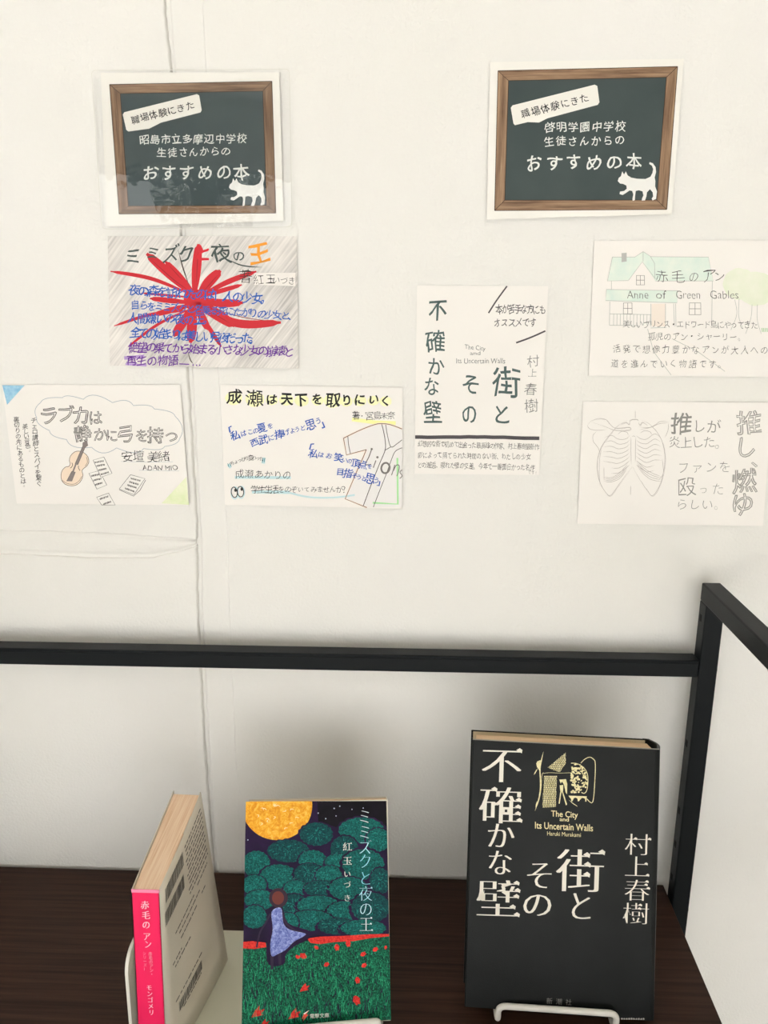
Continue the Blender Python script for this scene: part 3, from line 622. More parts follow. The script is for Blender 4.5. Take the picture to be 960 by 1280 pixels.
for t, y0, y1, xa, xb in (('幻想的な街で初めて出会った最高峰の作家、村上春樹最新作', 1030, 1052, 100, 818), ('影によって隔てられた時間のない街、わたしの少女', 1102, 1112, 100, 765), ('との邂逅、現れた壁の交差。今年で一番面白かった名作', 1160, 1178, 95, 790)): p.line(t, (xa, y0), (xb, y1), 42, 'pen', -.002, 1, w=30)
p.line('です！', (772, 1206), (818, 1210), 28, 'pen', -.012, 1, w=22).build('small_handwriting', '676461', o, 2)

# --- card with the green-roofed house
o, p = card('handmade_card', [(72, 45), (1026, 42), (985, 740), (45, 733)], paper_w, 'cream card with a green-roofed house and trees in crayon, at the right edge', (725, 290, 4.085), 'handwritten cards on the wall')
gm = mat('mint_crayon', srgb('DDEDE3'), .7, .2, var=(srgb('ECF3E8'), 120, (1, 1, 1), .3, .7)); ym = mat('leaf_crayon', srgb('E9EFD8'), .7, .2, var=(srgb('F1F2E2'), 90, (1, 1, 1), .3, .7))
p.poly([(165, 128), (280, 128), (322, 100), (362, 126), (655, 128), (680, 250), (385, 250), (318, 152), (248, 246), (140, 250)]).poly([(135, 293), (500, 300), (495, 362), (130, 350)]).build('roof_drawing', gm, o, 1)
p.poly([(365, 366), (436, 366), (436, 482), (365, 482)]).build('door_drawing', 'F5EADF', o, 1)
p.ell(815, 265, 82, 78, bump=.06, nb=9).build('tree_drawing', ym, o, 1); p.ell(900, 290, 92, 84, bump=.06, nb=9).build('tree_drawing', ym, o, 2)
p.poly([(345, 490), (440, 490), (620, 600), (760, 712), (470, 733), (370, 600)]).build('path_drawing', 'F8F3ED', o, 1)
p.poly([(212, 108), (238, 106), (238, 150), (212, 154)]).build('chimney_drawing', 'B9B9B5', o, 3)
for a in ([(165, 128), (280, 128), (322, 100), (362, 126), (655, 128), (680, 250), (385, 250)], [(165, 128), (140, 250), (248, 248)], [(248, 246), (318, 152), (385, 240)], [(322, 100), (322, 150)], [(360, 126), (380, 160), (382, 232)], [(160, 250), (160, 296)], [(135, 293), (500, 300), (495, 362), (130, 350), (135, 293)], [(675, 252), (672, 480)], [(152, 355), (150, 476)], [(152, 418), (362, 422)], [(150, 476), (300, 478)], [(362, 366), (362, 482)], [(436, 366), (436, 482)], [(478, 366), (482, 482)], [(488, 366), (490, 482)], [(360, 490), (440, 488)], [(345, 495), (375, 610), (465, 730)], [(470, 545), (600, 610), (740, 712)]): p.stroke(a, 2.3, sm=False)
for x in range(172, 360, 17): p.stroke([(x, 420), (x - 1, 476)], 2.2, sm=False)
p.stroke([(790, 345), (800, 420), (770, 500)], 2).stroke([(812, 340), (810, 430), (830, 490)], 2).stroke([(878, 370), (872, 440), (845, 520)], 2).stroke([(905, 370), (905, 450), (925, 520)], 2).build('house_outline', 'B7BAB4', o, 4)
for x0, y0, x1, y1 in ((288, 222, 328, 270), (222, 362, 265, 418), (558, 362, 616, 422)):
    p.stroke([(x0, y0), (x1, y0), (x1 + 1, y1), (x0 - 1, y1)], 3, sm=False, closed=True).stroke([((x0 + x1) / 2, y0), ((x0 + x1) / 2, y1)], 2.5, sm=False).stroke([(x0, (y0 + y1) / 2), (x1, (y0 + y1) / 2)], 2.5, sm=False).build('house_window_drawing', '8F8A86', o, 4)
for x in (928, 936, 945, 954): p.stroke([(x, 490), (x + 3, 510)], 5)
p.build('grass_drawing', 'BFD8B4', o, 4)
for c, x, y, h in [('赤', 415, 226, 70), ('毛', 497, 226, 74), ('の', 579, 226, 58), ('ア', 655, 222, 78), ('ン', 710, 228, 62)]: p.ch(c, x, y, h, 'pen', -.016, jit=.8)
p.build('title_lettering', '454543', o, 5)
for t, x0, x1 in (('Anne', 240, 348), ('of', 388, 440), ('Green', 490, 612), ('Gables', 664, 808)): p.word(t, x0, 300, x1, 340, -.016, .5)
p.line('美しいプリンス・エドワード島にやってきた', (235, 470), (890, 474), 42, 'pen', -.012, .9, w=38).line('孤児のアン・シャーリー。', (365, 532), (822, 536), 44, 'pen', -.012, .9, w=40).line('活発で想像力豊かなアンが大人への', (188, 596), (940, 604), 46, 'pen', -.012, .9, w=42).line('道を進んでいく物語です。', (178, 670), (725, 676), 46, 'pen', -.012, .9, w=42).build('handwriting', '5B5A56', o, 5)

# --- card with the rib cage
o, p = card('handmade_card', [(72, 45), (980, 50), (936, 642), (45, 632)], paper_w, 'pale card with a pencilled rib cage beside grey lettering, at lower right', (710, 490, 3.84), 'handwritten cards on the wall')
for c, x, y, h in [('推', 545, 148, 112), ('し', 628, 162, 66), ('が', 698, 165, 74)]: p.ch(c, x, y, h, 'pen', .01 if h > 100 else -.005, jit=.6)
p.line('炎上した。', (510, 240), (735, 242), 62, 'pen', -.012, .6).line('ファンを', (555, 362), (752, 360), 60, 'pen', -.016, .6).ch('殴', 572, 454, 98, 'pen', -.008, jit=.6).ch('っ', 648, 466, 50, 'pen', -.02, jit=.6).ch('た', 722, 466, 62, 'pen', -.02, jit=.6).line('らしい。', (548, 538), (728, 540), 58, 'pen', -.016, .6).build('pencil_lettering', '8E8C87', o, 2)
for c, x, y, h in [('推', 872, 145, 124), ('し', 856, 262, 112), ('、', 918, 318, 90), ('燃', 848, 428, 126), ('ゆ', 838, 535, 118)]: p.ch(c, x, y, h, 'hollow', .02, jit=.6)
p.build('title_lettering', '9C9994', o, 2)
p.c = (725, 500, 7.68)
st = []
for k in range(8):                                   # ribs, left then right
    y = 345 + k * 40; st.append([(478, y - 5), (440, y + 28), (370, y + 32 + 6 * k), (300, y - 5 + 12 * k), (232 - 4 * k, y + 20 + 4 * k)][: 5 if k < 6 else 4])
    st.append([(538, y - 5), (580, y + 26), (640, y + 30 + 5 * k), (715, y - 20 + 10 * k), (772 + 3 * k, y + 15 + 4 * k)][: 5 if k < 6 else 4])
st += [[(500, 640), (440, 720), (360, 830), (285, 918), (215, 840), (175, 740), (165, 600), (200, 460), (290, 330), (370, 240), (450, 200)], [(505, 640), (560, 740), (640, 860), (695, 918), (760, 830), (800, 700), (815, 560), (795, 420), (740, 310), (660, 225), (590, 195)],
       [(475, 210), (490, 190), (540, 185), (565, 200)], [(478, 205), (470, 235), (440, 215), (380, 240)], [(560, 210), (575, 240), (600, 215), (650, 245)], [(70, 240), (110, 200), (180, 178), (250, 190), (290, 235), (345, 270), (470, 262), (478, 285), (400, 292), (320, 285), (230, 250), (120, 215)],
       [(70, 240), (90, 275), (150, 290), (260, 285)], [(160, 300), (125, 340), (130, 400), (175, 460), (190, 510)], [(560, 258), (660, 265), (720, 240), (775, 205), (860, 208)], [(565, 285), (680, 262), (760, 228), (855, 216)], [(850, 220), (845, 290), (815, 360)],
       [(490, 350), (488, 480), (492, 620)], [(535, 350), (532, 480), (530, 600)], [(500, 350), (515, 345), (530, 352)], [(360, 330), (400, 302), (450, 310), (465, 340)], [(575, 320), (620, 295), (670, 305), (690, 335)], [(530, 100), (530, 180)], [(485, 820), (485, 915)],
       [(205, 470), (185, 600), (190, 820)], [(230, 640), (230, 770)], [(790, 560), (800, 700), (760, 760)]]
for k in range(4): st.append([(455, 610 + 14 * k), (390, 690 + 18 * k), (300, 745 + 14 * k), (225, 735 + 14 * k)]); st.append([(545, 580 + 14 * k), (610, 650 + 20 * k), (690, 700 + 22 * k), (790, 740 + 14 * k)])
for a in st: p.stroke(a, 4.2, taper=.2, wob=1.2)
for a in st[16:22]: p.stroke([(x + 4, y + 5) for x, y in a], 3, taper=.3, wob=2.5)
p.build('rib_cage_drawing', 'BDB5B0', o, 2)

# ------------------------------------------------------------------ books and their stands
def frame_of(pos, deg):
    a, b, c = [math.radians(d) for d in deg]
    Rx = np.array([[1, 0, 0], [0, math.cos(a), -math.sin(a)], [0, math.sin(a), math.cos(a)]])
    Ry = np.array([[math.cos(b), 0, math.sin(b)], [0, 1, 0], [-math.sin(b), 0, math.cos(b)]])
    Rz = np.array([[math.cos(c), -math.sin(c), 0], [math.sin(c), math.cos(c), 0], [0, 0, 1]])
    return np.array(pos, float), Rz @ Rx @ Ry
def loc_mesh(name, V, Fc, fr, m, parent, **kw): return mk(name, fr[0] + np.array(V) @ fr[1].T, Fc, m, parent, **kw)
def loc_box(name, lo, hi, fr, m, parent, bev=0, smooth=False, **kw):
    lo = np.array(lo, float); hi = np.array(hi, float); V, Fc = bm_vf(box_bm(*(hi - lo), bev)); return loc_mesh(name, np.array(V) + (lo + hi) / 2, Fc, fr, m, parent, smooth=smooth, **kw)
def prof_mesh(name, prof, z0, z1, fr, m, parent, **kw):
    """closed outline in the x-y plane, extruded along the book's height"""
    n = len(prof); V = [(x, y, z0) for x, y in prof] + [(x, y, z1) for x, y in prof]
    Fc = [[i, (i + 1) % n, n + (i + 1) % n, n + i] for i in range(n)] + [list(range(n))[::-1], [n + i for i in range(n)]]
    return loc_mesh(name, V, Fc, fr, m, parent, **kw)
pages = mat('cream_page_edges', srgb('EBCFAE'), .8, .1)
nt = pages.node_tree; b_ = nt.nodes['Principled BSDF']
def page_lines(m, axis_scale, c1, c2):
    nt = m.node_tree; b = nt.nodes['Principled BSDF']; tc = nt.nodes.new('ShaderNodeTexCoord'); mp = nt.nodes.new('ShaderNodeMapping'); mp.inputs['Scale'].default_value = axis_scale
    n = nt.nodes.new('ShaderNodeTexNoise'); n.inputs['Scale'].default_value = 1; n.inputs['Detail'].default_value = 3
    mx = nt.nodes.new('ShaderNodeMix'); mx.data_type = 'RGBA'; mx.inputs[6].default_value = (*srgb(c1), 1); mx.inputs[7].default_value = (*srgb(c2), 1)
    r = nt.nodes.new('ShaderNodeMapRange'); r.inputs[1].default_value = .35; r.inputs[2].default_value = .7
    for a, q in ((tc.outputs['Object'], mp.inputs[0]), (mp.outputs[0], n.inputs[0]), (n.outputs['Fac'], r.inputs[0]), (r.outputs[0], mx.inputs[0]), (mx.outputs[2], b.inputs['Base Color'])): nt.links.new(a, q)
page_lines(pages, (30, 900, 900), 'F0D3B0', 'D9B58F')
pages_x = mat('cream_page_edges_across', srgb('EBCFAE'), .8, .1); page_lines(pages_x, (1100, 22, 8), 'FBDFC2', 'EBC4A0')

# --- big black hardcover
BW, BH, BT = .140, .1985, .034
fr = frame_of((.1141, -.1580, -.5122), (-16.9, .6, -2.3))
black = mat('black_jacket', srgb('161817'), .42, .13, bump=(1500, .3, .0004), var=(srgb('1B1D1D'), 30, (1, 1, 1), .35, .7))
jedge = mat('jacket_cut_edge', srgb('C9BEA9'), .7)
big = thing('hardcover_book', fr[0], 'large black hardcover book with white vertical title and gold drawing on its cover', 'book')
def arc(cx, cy, r, a0, a1, n, sx=1): return [(cx + sx * r * math.cos(math.radians(a0 + (a1 - a0) * i / n)), cy + r * math.sin(math.radians(a0 + (a1 - a0) * i / n))) for i in range(n + 1)]
x0, x1 = -BW / 2, BW / 2; cv = .0026
# cases: front board, back board, rounded spine at the right
loc_box('front_cover', (x0, 0, 0), (x1 - .004, cv, BH), fr, black, big, .0006)
loc_box('back_cover', (x0, BT - cv, .0005), (x1 - .004, BT, BH - .0005), fr, black, big, .0006)
so = [(x1 - .006, 0), (x1 - .0015, .0008)] + [(x1 - .0015 + .0035 * math.sin(math.pi * t), .0008 + (BT - .0016) * t) for t in np.linspace(.08, .92, 9)] + [(x1 - .0015, BT - .0008), (x1 - .006, BT)]
si = [(x - .0016 if i not in (0, len(so) - 1) else x, y + (.0018 if y < BT / 2 else -.0018)) for i, (x, y) in enumerate(so)]
prof_mesh('spine', so + si[::-1], .0003, BH - .0003, fr, black, big)
loc_box('page_block', (x0 + .004, cv + .0002, .003), (x1 - .0035, BT - cv - .0002, BH - .0035), fr, pages, big)
loc_box('endpaper', (x0 + .0015, BT - cv - .0012, .0015), (x1 - .005, BT - cv, BH - .0012), fr, mat('grey_endpaper', srgb('C2B193'), .8), big)
loc_box('jacket_flap', (x0 + .001, cv, .0006), (x0 + .062, cv + .0005, BH - .0006), fr, black, big)
loc_box('jacket_edge', (x0, -.00025, BH - .0002), (x1 - .002, .0004, BH + .0004), fr, mat('jacket_paper_edge', srgb('8F8A80'), .7), big)
N = fr[1] @ np.array([0, -1., 0]); S = Surf(fr[0], N); p = Print(S, (570, 890, 3.282))
W0 = 'EFE9DC'
for c, x, y, w, h in [('不', 187, 217, 178, 160), ('確', 183, 382, 186, 168), ('か', 183, 506, 122, 122), ('な', 180, 617, 112, 118), ('壁', 172, 765, 186, 172)]: p.ch(c, x, y, h, 'mincho', -.02, w=w, rot=.03)
for c, x, y, w, h in [('そ', 343, 668, 128, 132), ('の', 334, 788, 138, 122), ('街', 510, 650, 206, 196), ('と', 512, 795, 118, 138)]: p.ch(c, x, y, h, 'mincho', -.02, w=w, rot=.03)
p.build('title_lettering', W0, big, 3)
for c, x, y, w, h in [('村', 745, 543, 112, 98), ('上', 742, 634, 108, 98), ('春', 742, 731, 112, 98), ('樹', 738, 826, 116, 98)]: p.ch(c, x, y, h, 'mincho', -.024, w=w, rot=.03)
p.build('author_lettering', W0, big, 3)
p.word('The City', 390, 403, 500, 436, .012, 0, .06).word('and', 425, 431, 463, 447, .012, 0, .06).word('Its Uncertain Walls', 324, 450, 562, 478, .012, 0, .05).word('Haruki Murakami', 374, 489, 512, 506, 0, 0, .05)
p.build('english_lettering', 'E6D9A8', big, 3)
p.line('新潮社', (383, 1185), (462, 1190), 27, 'pen', -.01).build('publisher_lettering', '9D9B94', big, 3)
gold = mat('gold_foil', srgb('EDE4B4'), .45, .3, var=(srgb('CFC48C'), 400, (1, 1, 1), .35, .7))
p.c = (640, 920, 7.385)
# stone wall made of little blocks
def blocks(poly, dx, dy, skew, skip=0):
    xs = [q[0] for q in poly]; ys = [q[1] for q in poly]; r = 0; y = min(ys)
    while y < max(ys):
        x = min(xs) - dx * rng.uniform(0, 1)
        while x < max(xs):
            w = dx * rng.uniform(.7, 1.3); q = clip_poly([(x, y + skew * x), (x + w - 4.2, y + skew * (x + w)), (x + w - 4.2, y + dy - 4.0 + skew * (x + w)), (x, y + dy - 4.0 + skew * x)], poly)
            if len(q) > 2 and rng.uniform() > skip: p.add(q, [list(range(len(q)))])
            x += w
        y += dy
blocks([(318, 300), (495, 152), (500, 358), (440, 335), (415, 372), (318, 372)], 19, 13, 0)
blocks([(295, 368), (415, 368), (404, 655), (280, 660)], 19, 13, 0)
p.poly([(436, 402), (498, 398), (510, 440), (508, 538), (494, 520), (482, 455), (462, 420), (450, 440)]).poly([(440, 455), (474, 450), (470, 520), (446, 520)]).poly([(444, 520), (456, 520), (440, 625), (430, 622)]).poly([(462, 520), (472, 518), (508, 630), (498, 640)])
p.stroke([(290, 145), (272, 220), (258, 300), (262, 400), (262, 480), (252, 560), (236, 620), (212, 690)], 11, taper=.15).stroke([(272, 400), (268, 480), (256, 560)], 6).stroke([(235, 300), (218, 330), (202, 358)], 9, taper=.3).stroke([(232, 600), (224, 640), (222, 668)], 10, taper=.3)
p.poly([(232, 235), (262, 222), (268, 262), (252, 318), (230, 285), (224, 255)])
p.stroke([(290, 345), (350, 338), (440, 342), (560, 338)], 3).stroke([(272, 400), (280, 350), (292, 338)], 4)
for (cx_, cy_) in [(rng.uniform(545, 695), rng.uniform(255, 525)) for _ in range(150)]:
    if ((cx_ - 575) / 125) ** 2 + ((cy_ - 395) / 145) ** 2 < 1 and cx_ > 542: p.ell(cx_, cy_, rng.uniform(6, 13), rng.uniform(5, 11), 7, rot=rng.uniform(0, 3))
p.stroke([(545, 250), (600, 255), (660, 290), (695, 350), (700, 430), (690, 500), (668, 528), (640, 520)], 7).stroke([(635, 250), (670, 215), (715, 195), (750, 212), (768, 250), (765, 400), (745, 608), (690, 580)], 7)
p.poly([(522, 550), (690, 556), (686, 604), (676, 606), (674, 578), (652, 570), (640, 574), (618, 600), (608, 604), (604, 578), (588, 568), (572, 572), (556, 604), (546, 602), (545, 580), (528, 562)])
p.stroke([(525, 590), (560, 620), (590, 640), (605, 652)], 6, taper=.3)
p.build('gold_drawing', gold, big, 3)
for k in range(16):
    x = -.022 + k * .0029; loc_box('page_mark', (x, .0085, BH - .0035), (x + .0018, .0093, BH - .00345), fr, ink('5A5148'), big)
# worn bottom edge
for k in range(9): x = 725 + 13 * k; p.c = (0, 0, 1)
p.c = (600, 1220, 4); 
for k in range(10): x = 705 + 12 * k; p.poly([(x, 212 + rng.uniform(-3, 3)), (x + 6, 209 + rng.uniform(-3, 2)), (x + 10, 216), (x + 2, 219)])
p.build('worn_edge', 'B8B5AE', big, 3, kind='stuff')
p.c = (570, 895, 3.556)

# --- paperback with the moonlit illustration
fr2 = frame_of((-.0640, -.1782, -.5060), (-25.6, .3, 4.9)); MW, MH, MT = .106, .153, .0145
mid = thing('paperback_book', fr2[0], 'paperback whose cover shows a big orange moon over teal trees and red flowers', 'book')
jack = mat('cream_jacket_edge', srgb('DAD3C2'), .5)
x0, x1 = -MW / 2, MW / 2
loc_box('front_cover', (x0, 0, 0), (x1, .0005, MH), fr2, jack, mid)
loc_box('back_cover', (x0, MT - .0005, 0), (x1, MT, MH), fr2, jack, mid)
loc_box('spine', (x1 - .0001, 0, 0), (x1 + .0006, MT, MH), fr2, jack, mid, .0002)
loc_box('page_block', (x0 + .0008, .0006, .0006), (x1 - .0002, MT - .0006, MH - .0012), fr2, pages, mid)
S2 = Surf(fr2[0], fr2[1] @ np.array([0, -1., 0])); p = Print(S2, (290, 980, 4.268))
Qc = [(74, 94), (824, 90), (848, 1256), (52, 1296)]                # printed area
nightsky = mat('print_night_sky', srgb('0C0A10'), .5, .1, coat=0, var=(srgb('16101C'), 60, (1, 1, 1), .4, .7))
purple = mat('print_purple', srgb('1E122C'), .5, .1, coat=0, var=(srgb('2C183E'), 70, (1, 1, 1), .35, .7))
def speckle(name, c1, c2, c3, sc):
    m = mat(name, srgb(c1), .5, .1, coat=0); nt = m.node_tree; b = nt.nodes['Principled BSDF']; tc = nt.nodes.new('ShaderNodeTexCoord')
    n = nt.nodes.new('ShaderNodeTexNoise'); n.inputs['Scale'].default_value = sc; n.inputs['Detail'].default_value = 5; n.inputs['Roughness'].default_value = .75; n.inputs['Distortion'].default_value = .8
    r = nt.nodes.new('ShaderNodeValToRGB'); e = r.color_ramp.elements; e[0].position = .38; e[0].color = (*srgb(c1), 1); e[1].position = .62; e[1].color = (*srgb(c3), 1); q = e.new(.5); q.color = (*srgb(c2), 1)
    for a, o_ in ((tc.outputs['Object'], n.inputs[0]), (n.outputs['Fac'], r.inputs[0]), (r.outputs[0], b.inputs['Base Color'])): nt.links.new(a, o_)
    return m
teal = speckle('print_teal_leaves', '083634', '0F5654', '1C7A72', 900); teal2 = speckle('print_dark_leaves', '0A2A34', '0D3F44', '16605E', 900)
grass = speckle('print_grass', '06201F', '0C553F', '23916A', 950); moonm = speckle('print_moon', 'E08E26', 'F0AC2E', 'F6C75A', 260)
redm = speckle('print_red', 'A82020', 'D8322C', 'E8453A', 700)
p.poly(Qc).build('night_sky_print', nightsky, mid, 1)
hz = [(60, 250), (250, 320), (420, 200), (470, 130), (520, 210), (570, 235), (640, 190), (720, 165), (790, 210), (850, 270), (860, 830), (40, 860)]
p.poly(clip_poly([(50, 90), (455, 90), (460, 200), (570, 235), (640, 188), (720, 168), (790, 212), (850, 270), (870, 850), (40, 860)], Qc)).build('violet_glow_print', purple, mid, 2)
p.ell(240, 115, 188, 184, 60, clip=Qc).build('moon_print', moonm, mid, 3)
for _ in range(34):
    a = rng.uniform(0, 6.28); r = rng.uniform(0, 150); x, y = 240 + r * math.cos(a), 115 + r * math.sin(a)
    if y > 110 and x > 90: b = rng.uniform(0, 6.28); p.stroke([(x, y), (x + 14 * math.cos(b), y + 9 * math.sin(b)), (x + 24 * math.cos(b + .9), y + 16 * math.sin(b + .9))], 4, taper=.3)
p.build('moon_crater_print', 'FBE3B0', mid, 4, kind='stuff')
blobs = [(450, 270, 95, 70), (690, 250, 130, 78), (780, 300, 70, 70), (300, 360, 120, 68), (130, 430, 80, 80), (430, 410, 80, 62), (600, 350, 80, 80), (560, 420, 70, 50), (250, 500, 110, 78), (410, 480, 85, 62), (520, 490, 80, 60), (700, 430, 120, 90), (790, 520, 60, 80), (120, 540, 70, 60), (340, 560, 70, 50), (470, 560, 90, 50), (620, 560, 110, 70), (150, 620, 90, 60), (330, 650, 80, 70), (460, 650, 120, 60), (600, 680, 100, 60), (740, 660, 110, 90), (120, 710, 70, 70), (420, 730, 130, 62), (560, 760, 110, 50), (700, 770, 130, 50), (300, 740, 60, 60)]
for k, (x, y, rx, ry) in enumerate(blobs):
    lay = 4 + k * .5
    p.ell(x, y + 5, rx * 1.01, ry * 1.03, 48, bump=.09, nb=17, seed=k, clip=Qc).build('tree_shadow_print', purple, mid, lay)
    p.ell(x, y - 3, rx * .88, ry * .84, 48, bump=.09, nb=17, seed=k, clip=Qc).build('tree_print', teal if k % 3 else teal2, mid, lay + .25)
tealh = speckle('print_leaf_highlight', '12615C', '1E8076', '2C9A8E', 900)
for k, (x, y, rx, ry) in enumerate(blobs):
    for q in range(34):
        a = rng.uniform(0, 6.28); r_ = math.sqrt(rng.uniform(0, 1)) * .8; b = math.atan2(ry * math.sin(a) + .5 * ry, rx * math.cos(a)); cx_, cy_ = x + rx * r_ * math.cos(a), y - 4 + ry * .8 * r_ * math.sin(a)
        t = clip_poly([(cx_ - 7 * math.cos(b) - 2 * math.sin(b), cy_ - 7 * math.sin(b) + 2 * math.cos(b)), (cx_ + 8 * math.cos(b), cy_ + 8 * math.sin(b)), (cx_ - 7 * math.cos(b) + 2 * math.sin(b), cy_ - 7 * math.sin(b) - 2 * math.cos(b))], Qc)
        if len(t) > 2: p.poly(t)
    p.build('leaf_highlight_print', tealh, mid, 4 + k * .5 + .4, kind='stuff')
p.poly(clip_poly([(40, 850), (400, 835), (860, 795), (900, 1300), (30, 1310)], Qc)).build('grass_print', grass, mid, 18.5)
for _ in range(420):
    y = 850 + 400 * rng.uniform() ** .8; x = 60 + (770 + (y - 850) * .03) * rng.uniform(); h_ = 8 + (y - 850) * .05; d_ = rng.uniform(-.7, .7)
    t = clip_poly([(x - 2, y + h_), (x + 2, y + h_), (x + d_ * h_, y - h_)], Qc)
    if len(t) > 2: p.poly(t)
p.build('grass_blade_print', speckle('print_grass_blade', '158058', '2AA574', '46BC8A', 900), mid, 18.7, kind='stuff')
for _ in range(240):
    y = 850 + 400 * rng.uniform() ** .8; x = 60 + 770 * rng.uniform(); h_ = 8 + (y - 850) * .05; d_ = rng.uniform(-.8, .8)
    t = clip_poly([(x - 3, y + h_), (x + 3, y + h_), (x + d_ * h_, y - h_)], Qc)
    if len(t) > 2: p.poly(t)
p.build('grass_shade_print', purple, mid, 18.6, kind='stuff')
p.poly(clip_poly([(40, 842), (110, 836), (180, 844), (184, 868), (120, 878), (40, 874)], Qc)).build('flower_row_print', redm, mid, 19)
p.poly(clip_poly([(400, 822), (470, 812), (600, 808), (720, 800), (845, 798), (845, 810), (740, 820), (650, 836), (540, 842), (470, 852), (420, 846)], Qc)).build('flower_row_print', redm, mid, 19)
for x, y, r in [(380, 915, 16), (505, 960, 12), (700, 905, 12), (765, 880, 12), (705, 965, 12), (350, 920, 10), (670, 1045, 14), (665, 1152, 20), (560, 870, 14), (450, 870, 10), (820, 870, 8), (620, 850, 14)]: p.ell(x, y, r, r * .7, 11, rot=r, bump=.5, nb=5)
p.build('small_flower_print', redm, mid, 19, kind='stuff')
for x, y, r in [(388, 1085, 27), (140, 1215, 36), (335, 1225, 34), (175, 1275, 26)]:
    p.poly(clip_poly([(x - r, y + r * .8), (x - .5 * r, y - r * .2), (x + .2 * r, y - r), (x + .3 * r, y - .3 * r), (x + r, y - .5 * r), (x + .5 * r, y + .2 * r), (x + r * .8, y + r * .4)], Qc)).build('red_flower_print', redm, mid, 19)
for x, y in [(545, 130), (555, 170), (460, 155), (500, 185), (640, 135), (575, 118), (85, 298), (700, 128)]: p.ell(x, y, 3.5, 3.5, 6)
p.build('star_print', 'B9C4D8', mid, 3)
p.poly(spline([(212, 680), (262, 660), (275, 740), (310, 775), (390, 795), (380, 812), (330, 840), (290, 880), (245, 905), (212, 915), (205, 850), (218, 770)], 4, True)).build('dress_print', speckle('print_dress', '5560A8', '7D88C8', 'A9B4E0', 500), mid, 20)
p.stroke([(205, 690), (180, 740), (150, 790), (132, 870)], 9).stroke([(270, 690), (290, 740), (330, 775), (370, 790)], 10).poly([(205, 915), (222, 915), (222, 985), (208, 990)]).poly([(245, 905), (262, 900), (264, 960), (250, 962)]).build('limb_print', '2A1838', mid, 19.5)
p.poly(spline([(195, 670), (262, 640), (300, 740), (420, 785), (400, 830), (340, 860), (290, 905), (275, 960), (195, 960), (185, 850), (200, 770)], 4, True)).build('violet_glow_print', purple, mid, 19.4)
p.ell(248, 606, 50, 52, 24).build('hair_glow_print', '30182C', mid, 19.6); p.ell(246, 606, 32, 36, 20).build('hair_print', '6A2E26', mid, 20.5)
for k, (c, y) in enumerate(zip('ミミズクと夜の王', (172, 255, 335, 410, 500, 582, 664, 746))):
    p.ch(c, 708 + k, y, 88, 'mincho', -.026, w=76).build('title_lettering', ['E9F3F6', 'D5EDF4', 'B4E4F0', '9ADAEC', '8AD3E8', 'AEE0EE', 'C4E8F2', 'E3F3F6'][k], mid, 22)
for c, y in zip('紅玉いづき', (333, 408, 478, 535, 606)): p.ch(c, 615, y, 50 if c in '紅玉' else 40, 'mincho', -.02)
p.build('author_lettering', 'ECEBE4', mid, 22)
p.line('電撃文庫', (428, 1235), (506, 1231), 26, 'pen', .012).build('publisher_lettering', 'E4E6DF', mid, 22)
p.poly([(372, 1252), (384, 1222), (412, 1204), (396, 1226), (408, 1228), (378, 1262), (388, 1238)]).build('lightning_mark', 'E8503C', mid, 22)
p.poly([(380, 1222), (414, 1202), (402, 1214), (388, 1226)]).build('lightning_mark', 'F3EDE6', mid, 23)

# --- pink-spined paperback seen on edge
pk = thing('paperback_book', (-.170, -.153, -.522), 'small paperback standing edge-on with a bright pink spine, held by the white bookend', 'book')
pinkm = mat('pink_spine', srgb('F5245F'), .42, .4, coat=.2); coverm = mat('grey_back_cover', srgb('E6DDCC'), .4, .35, coat=.1)
TZ, BZ = -.3715, -.5215
st_l, st_r, ft_l, ft_r = [np.array(q) for q in ((-.1791, -.2066, TZ), (-.1607, -.2066, TZ), (-.1832, -.0985, TZ), (-.1613, -.0992, TZ))]
sb_l, sb_r, fb_l, fb_r = [np.array(q) for q in ((-.1846, -.2066, BZ), (-.1655, -.2066, BZ), (-.1750, -.1010, BZ), (-.1453, -.1075, BZ))]
def slab(name, quad, t, m, nx=8, nz=8, bulge=0, **kw):
    """thin sheet over a four-cornered (ruled) patch: quad = bottom-a, bottom-b, top-b, top-a; t = thickness vector"""
    a, b, c, d = quad; V = []; Fc = []
    for j in range(nz + 1):
        for i in range(nx + 1):
            u, v = i / nx, j / nz; V.append((a * (1 - u) + b * u) * (1 - v) + (d * (1 - u) + c * u) * v + np.array(t) * 0 + np.array([bulge * math.sin(math.pi * u), 0, 0]))
    n = len(V); V += [q + np.array(t) for q in V]
    for j in range(nz):
        for i in range(nx):
            k = j * (nx + 1) + i; Fc += [[k, k + 1, k + nx + 2, k + nx + 1], [n + k, n + k + nx + 1, n + k + nx + 2, n + k + 1]]
    ring = list(range(nx + 1)) + [(j + 1) * (nx + 1) - 1 for j in range(1, nz + 1)] + [nz * (nx + 1) + i for i in range(nx - 1, -1, -1)] + [j * (nx + 1) for j in range(nz - 1, 0, -1)]
    for i in range(len(ring)): x, y = ring[i], ring[(i + 1) % len(ring)]; Fc.append([x, n + x, n + y, y])
    return mk(name, V, Fc, m, pk, **kw)
slab('spine', (sb_l, sb_r, st_r, st_l), (0, .0006, 0), pinkm)
slab('back_cover', (sb_r, fb_r, ft_r, st_r), (-.0005, 0, 0), coverm, bulge=.0010, smooth=True)
slab('front_cover', (sb_l, fb_l, ft_l, st_l), (.0005, 0, 0), coverm)
slab('jacket_fold', (sb_r + (-.0008, .060, .0015), fb_r + (-.0016, -.002, .0015), ft_r + (-.0013, -.002, -.0016), st_r + (-.0008, .06, -.0016)), (-.0003, 0, 0), coverm)
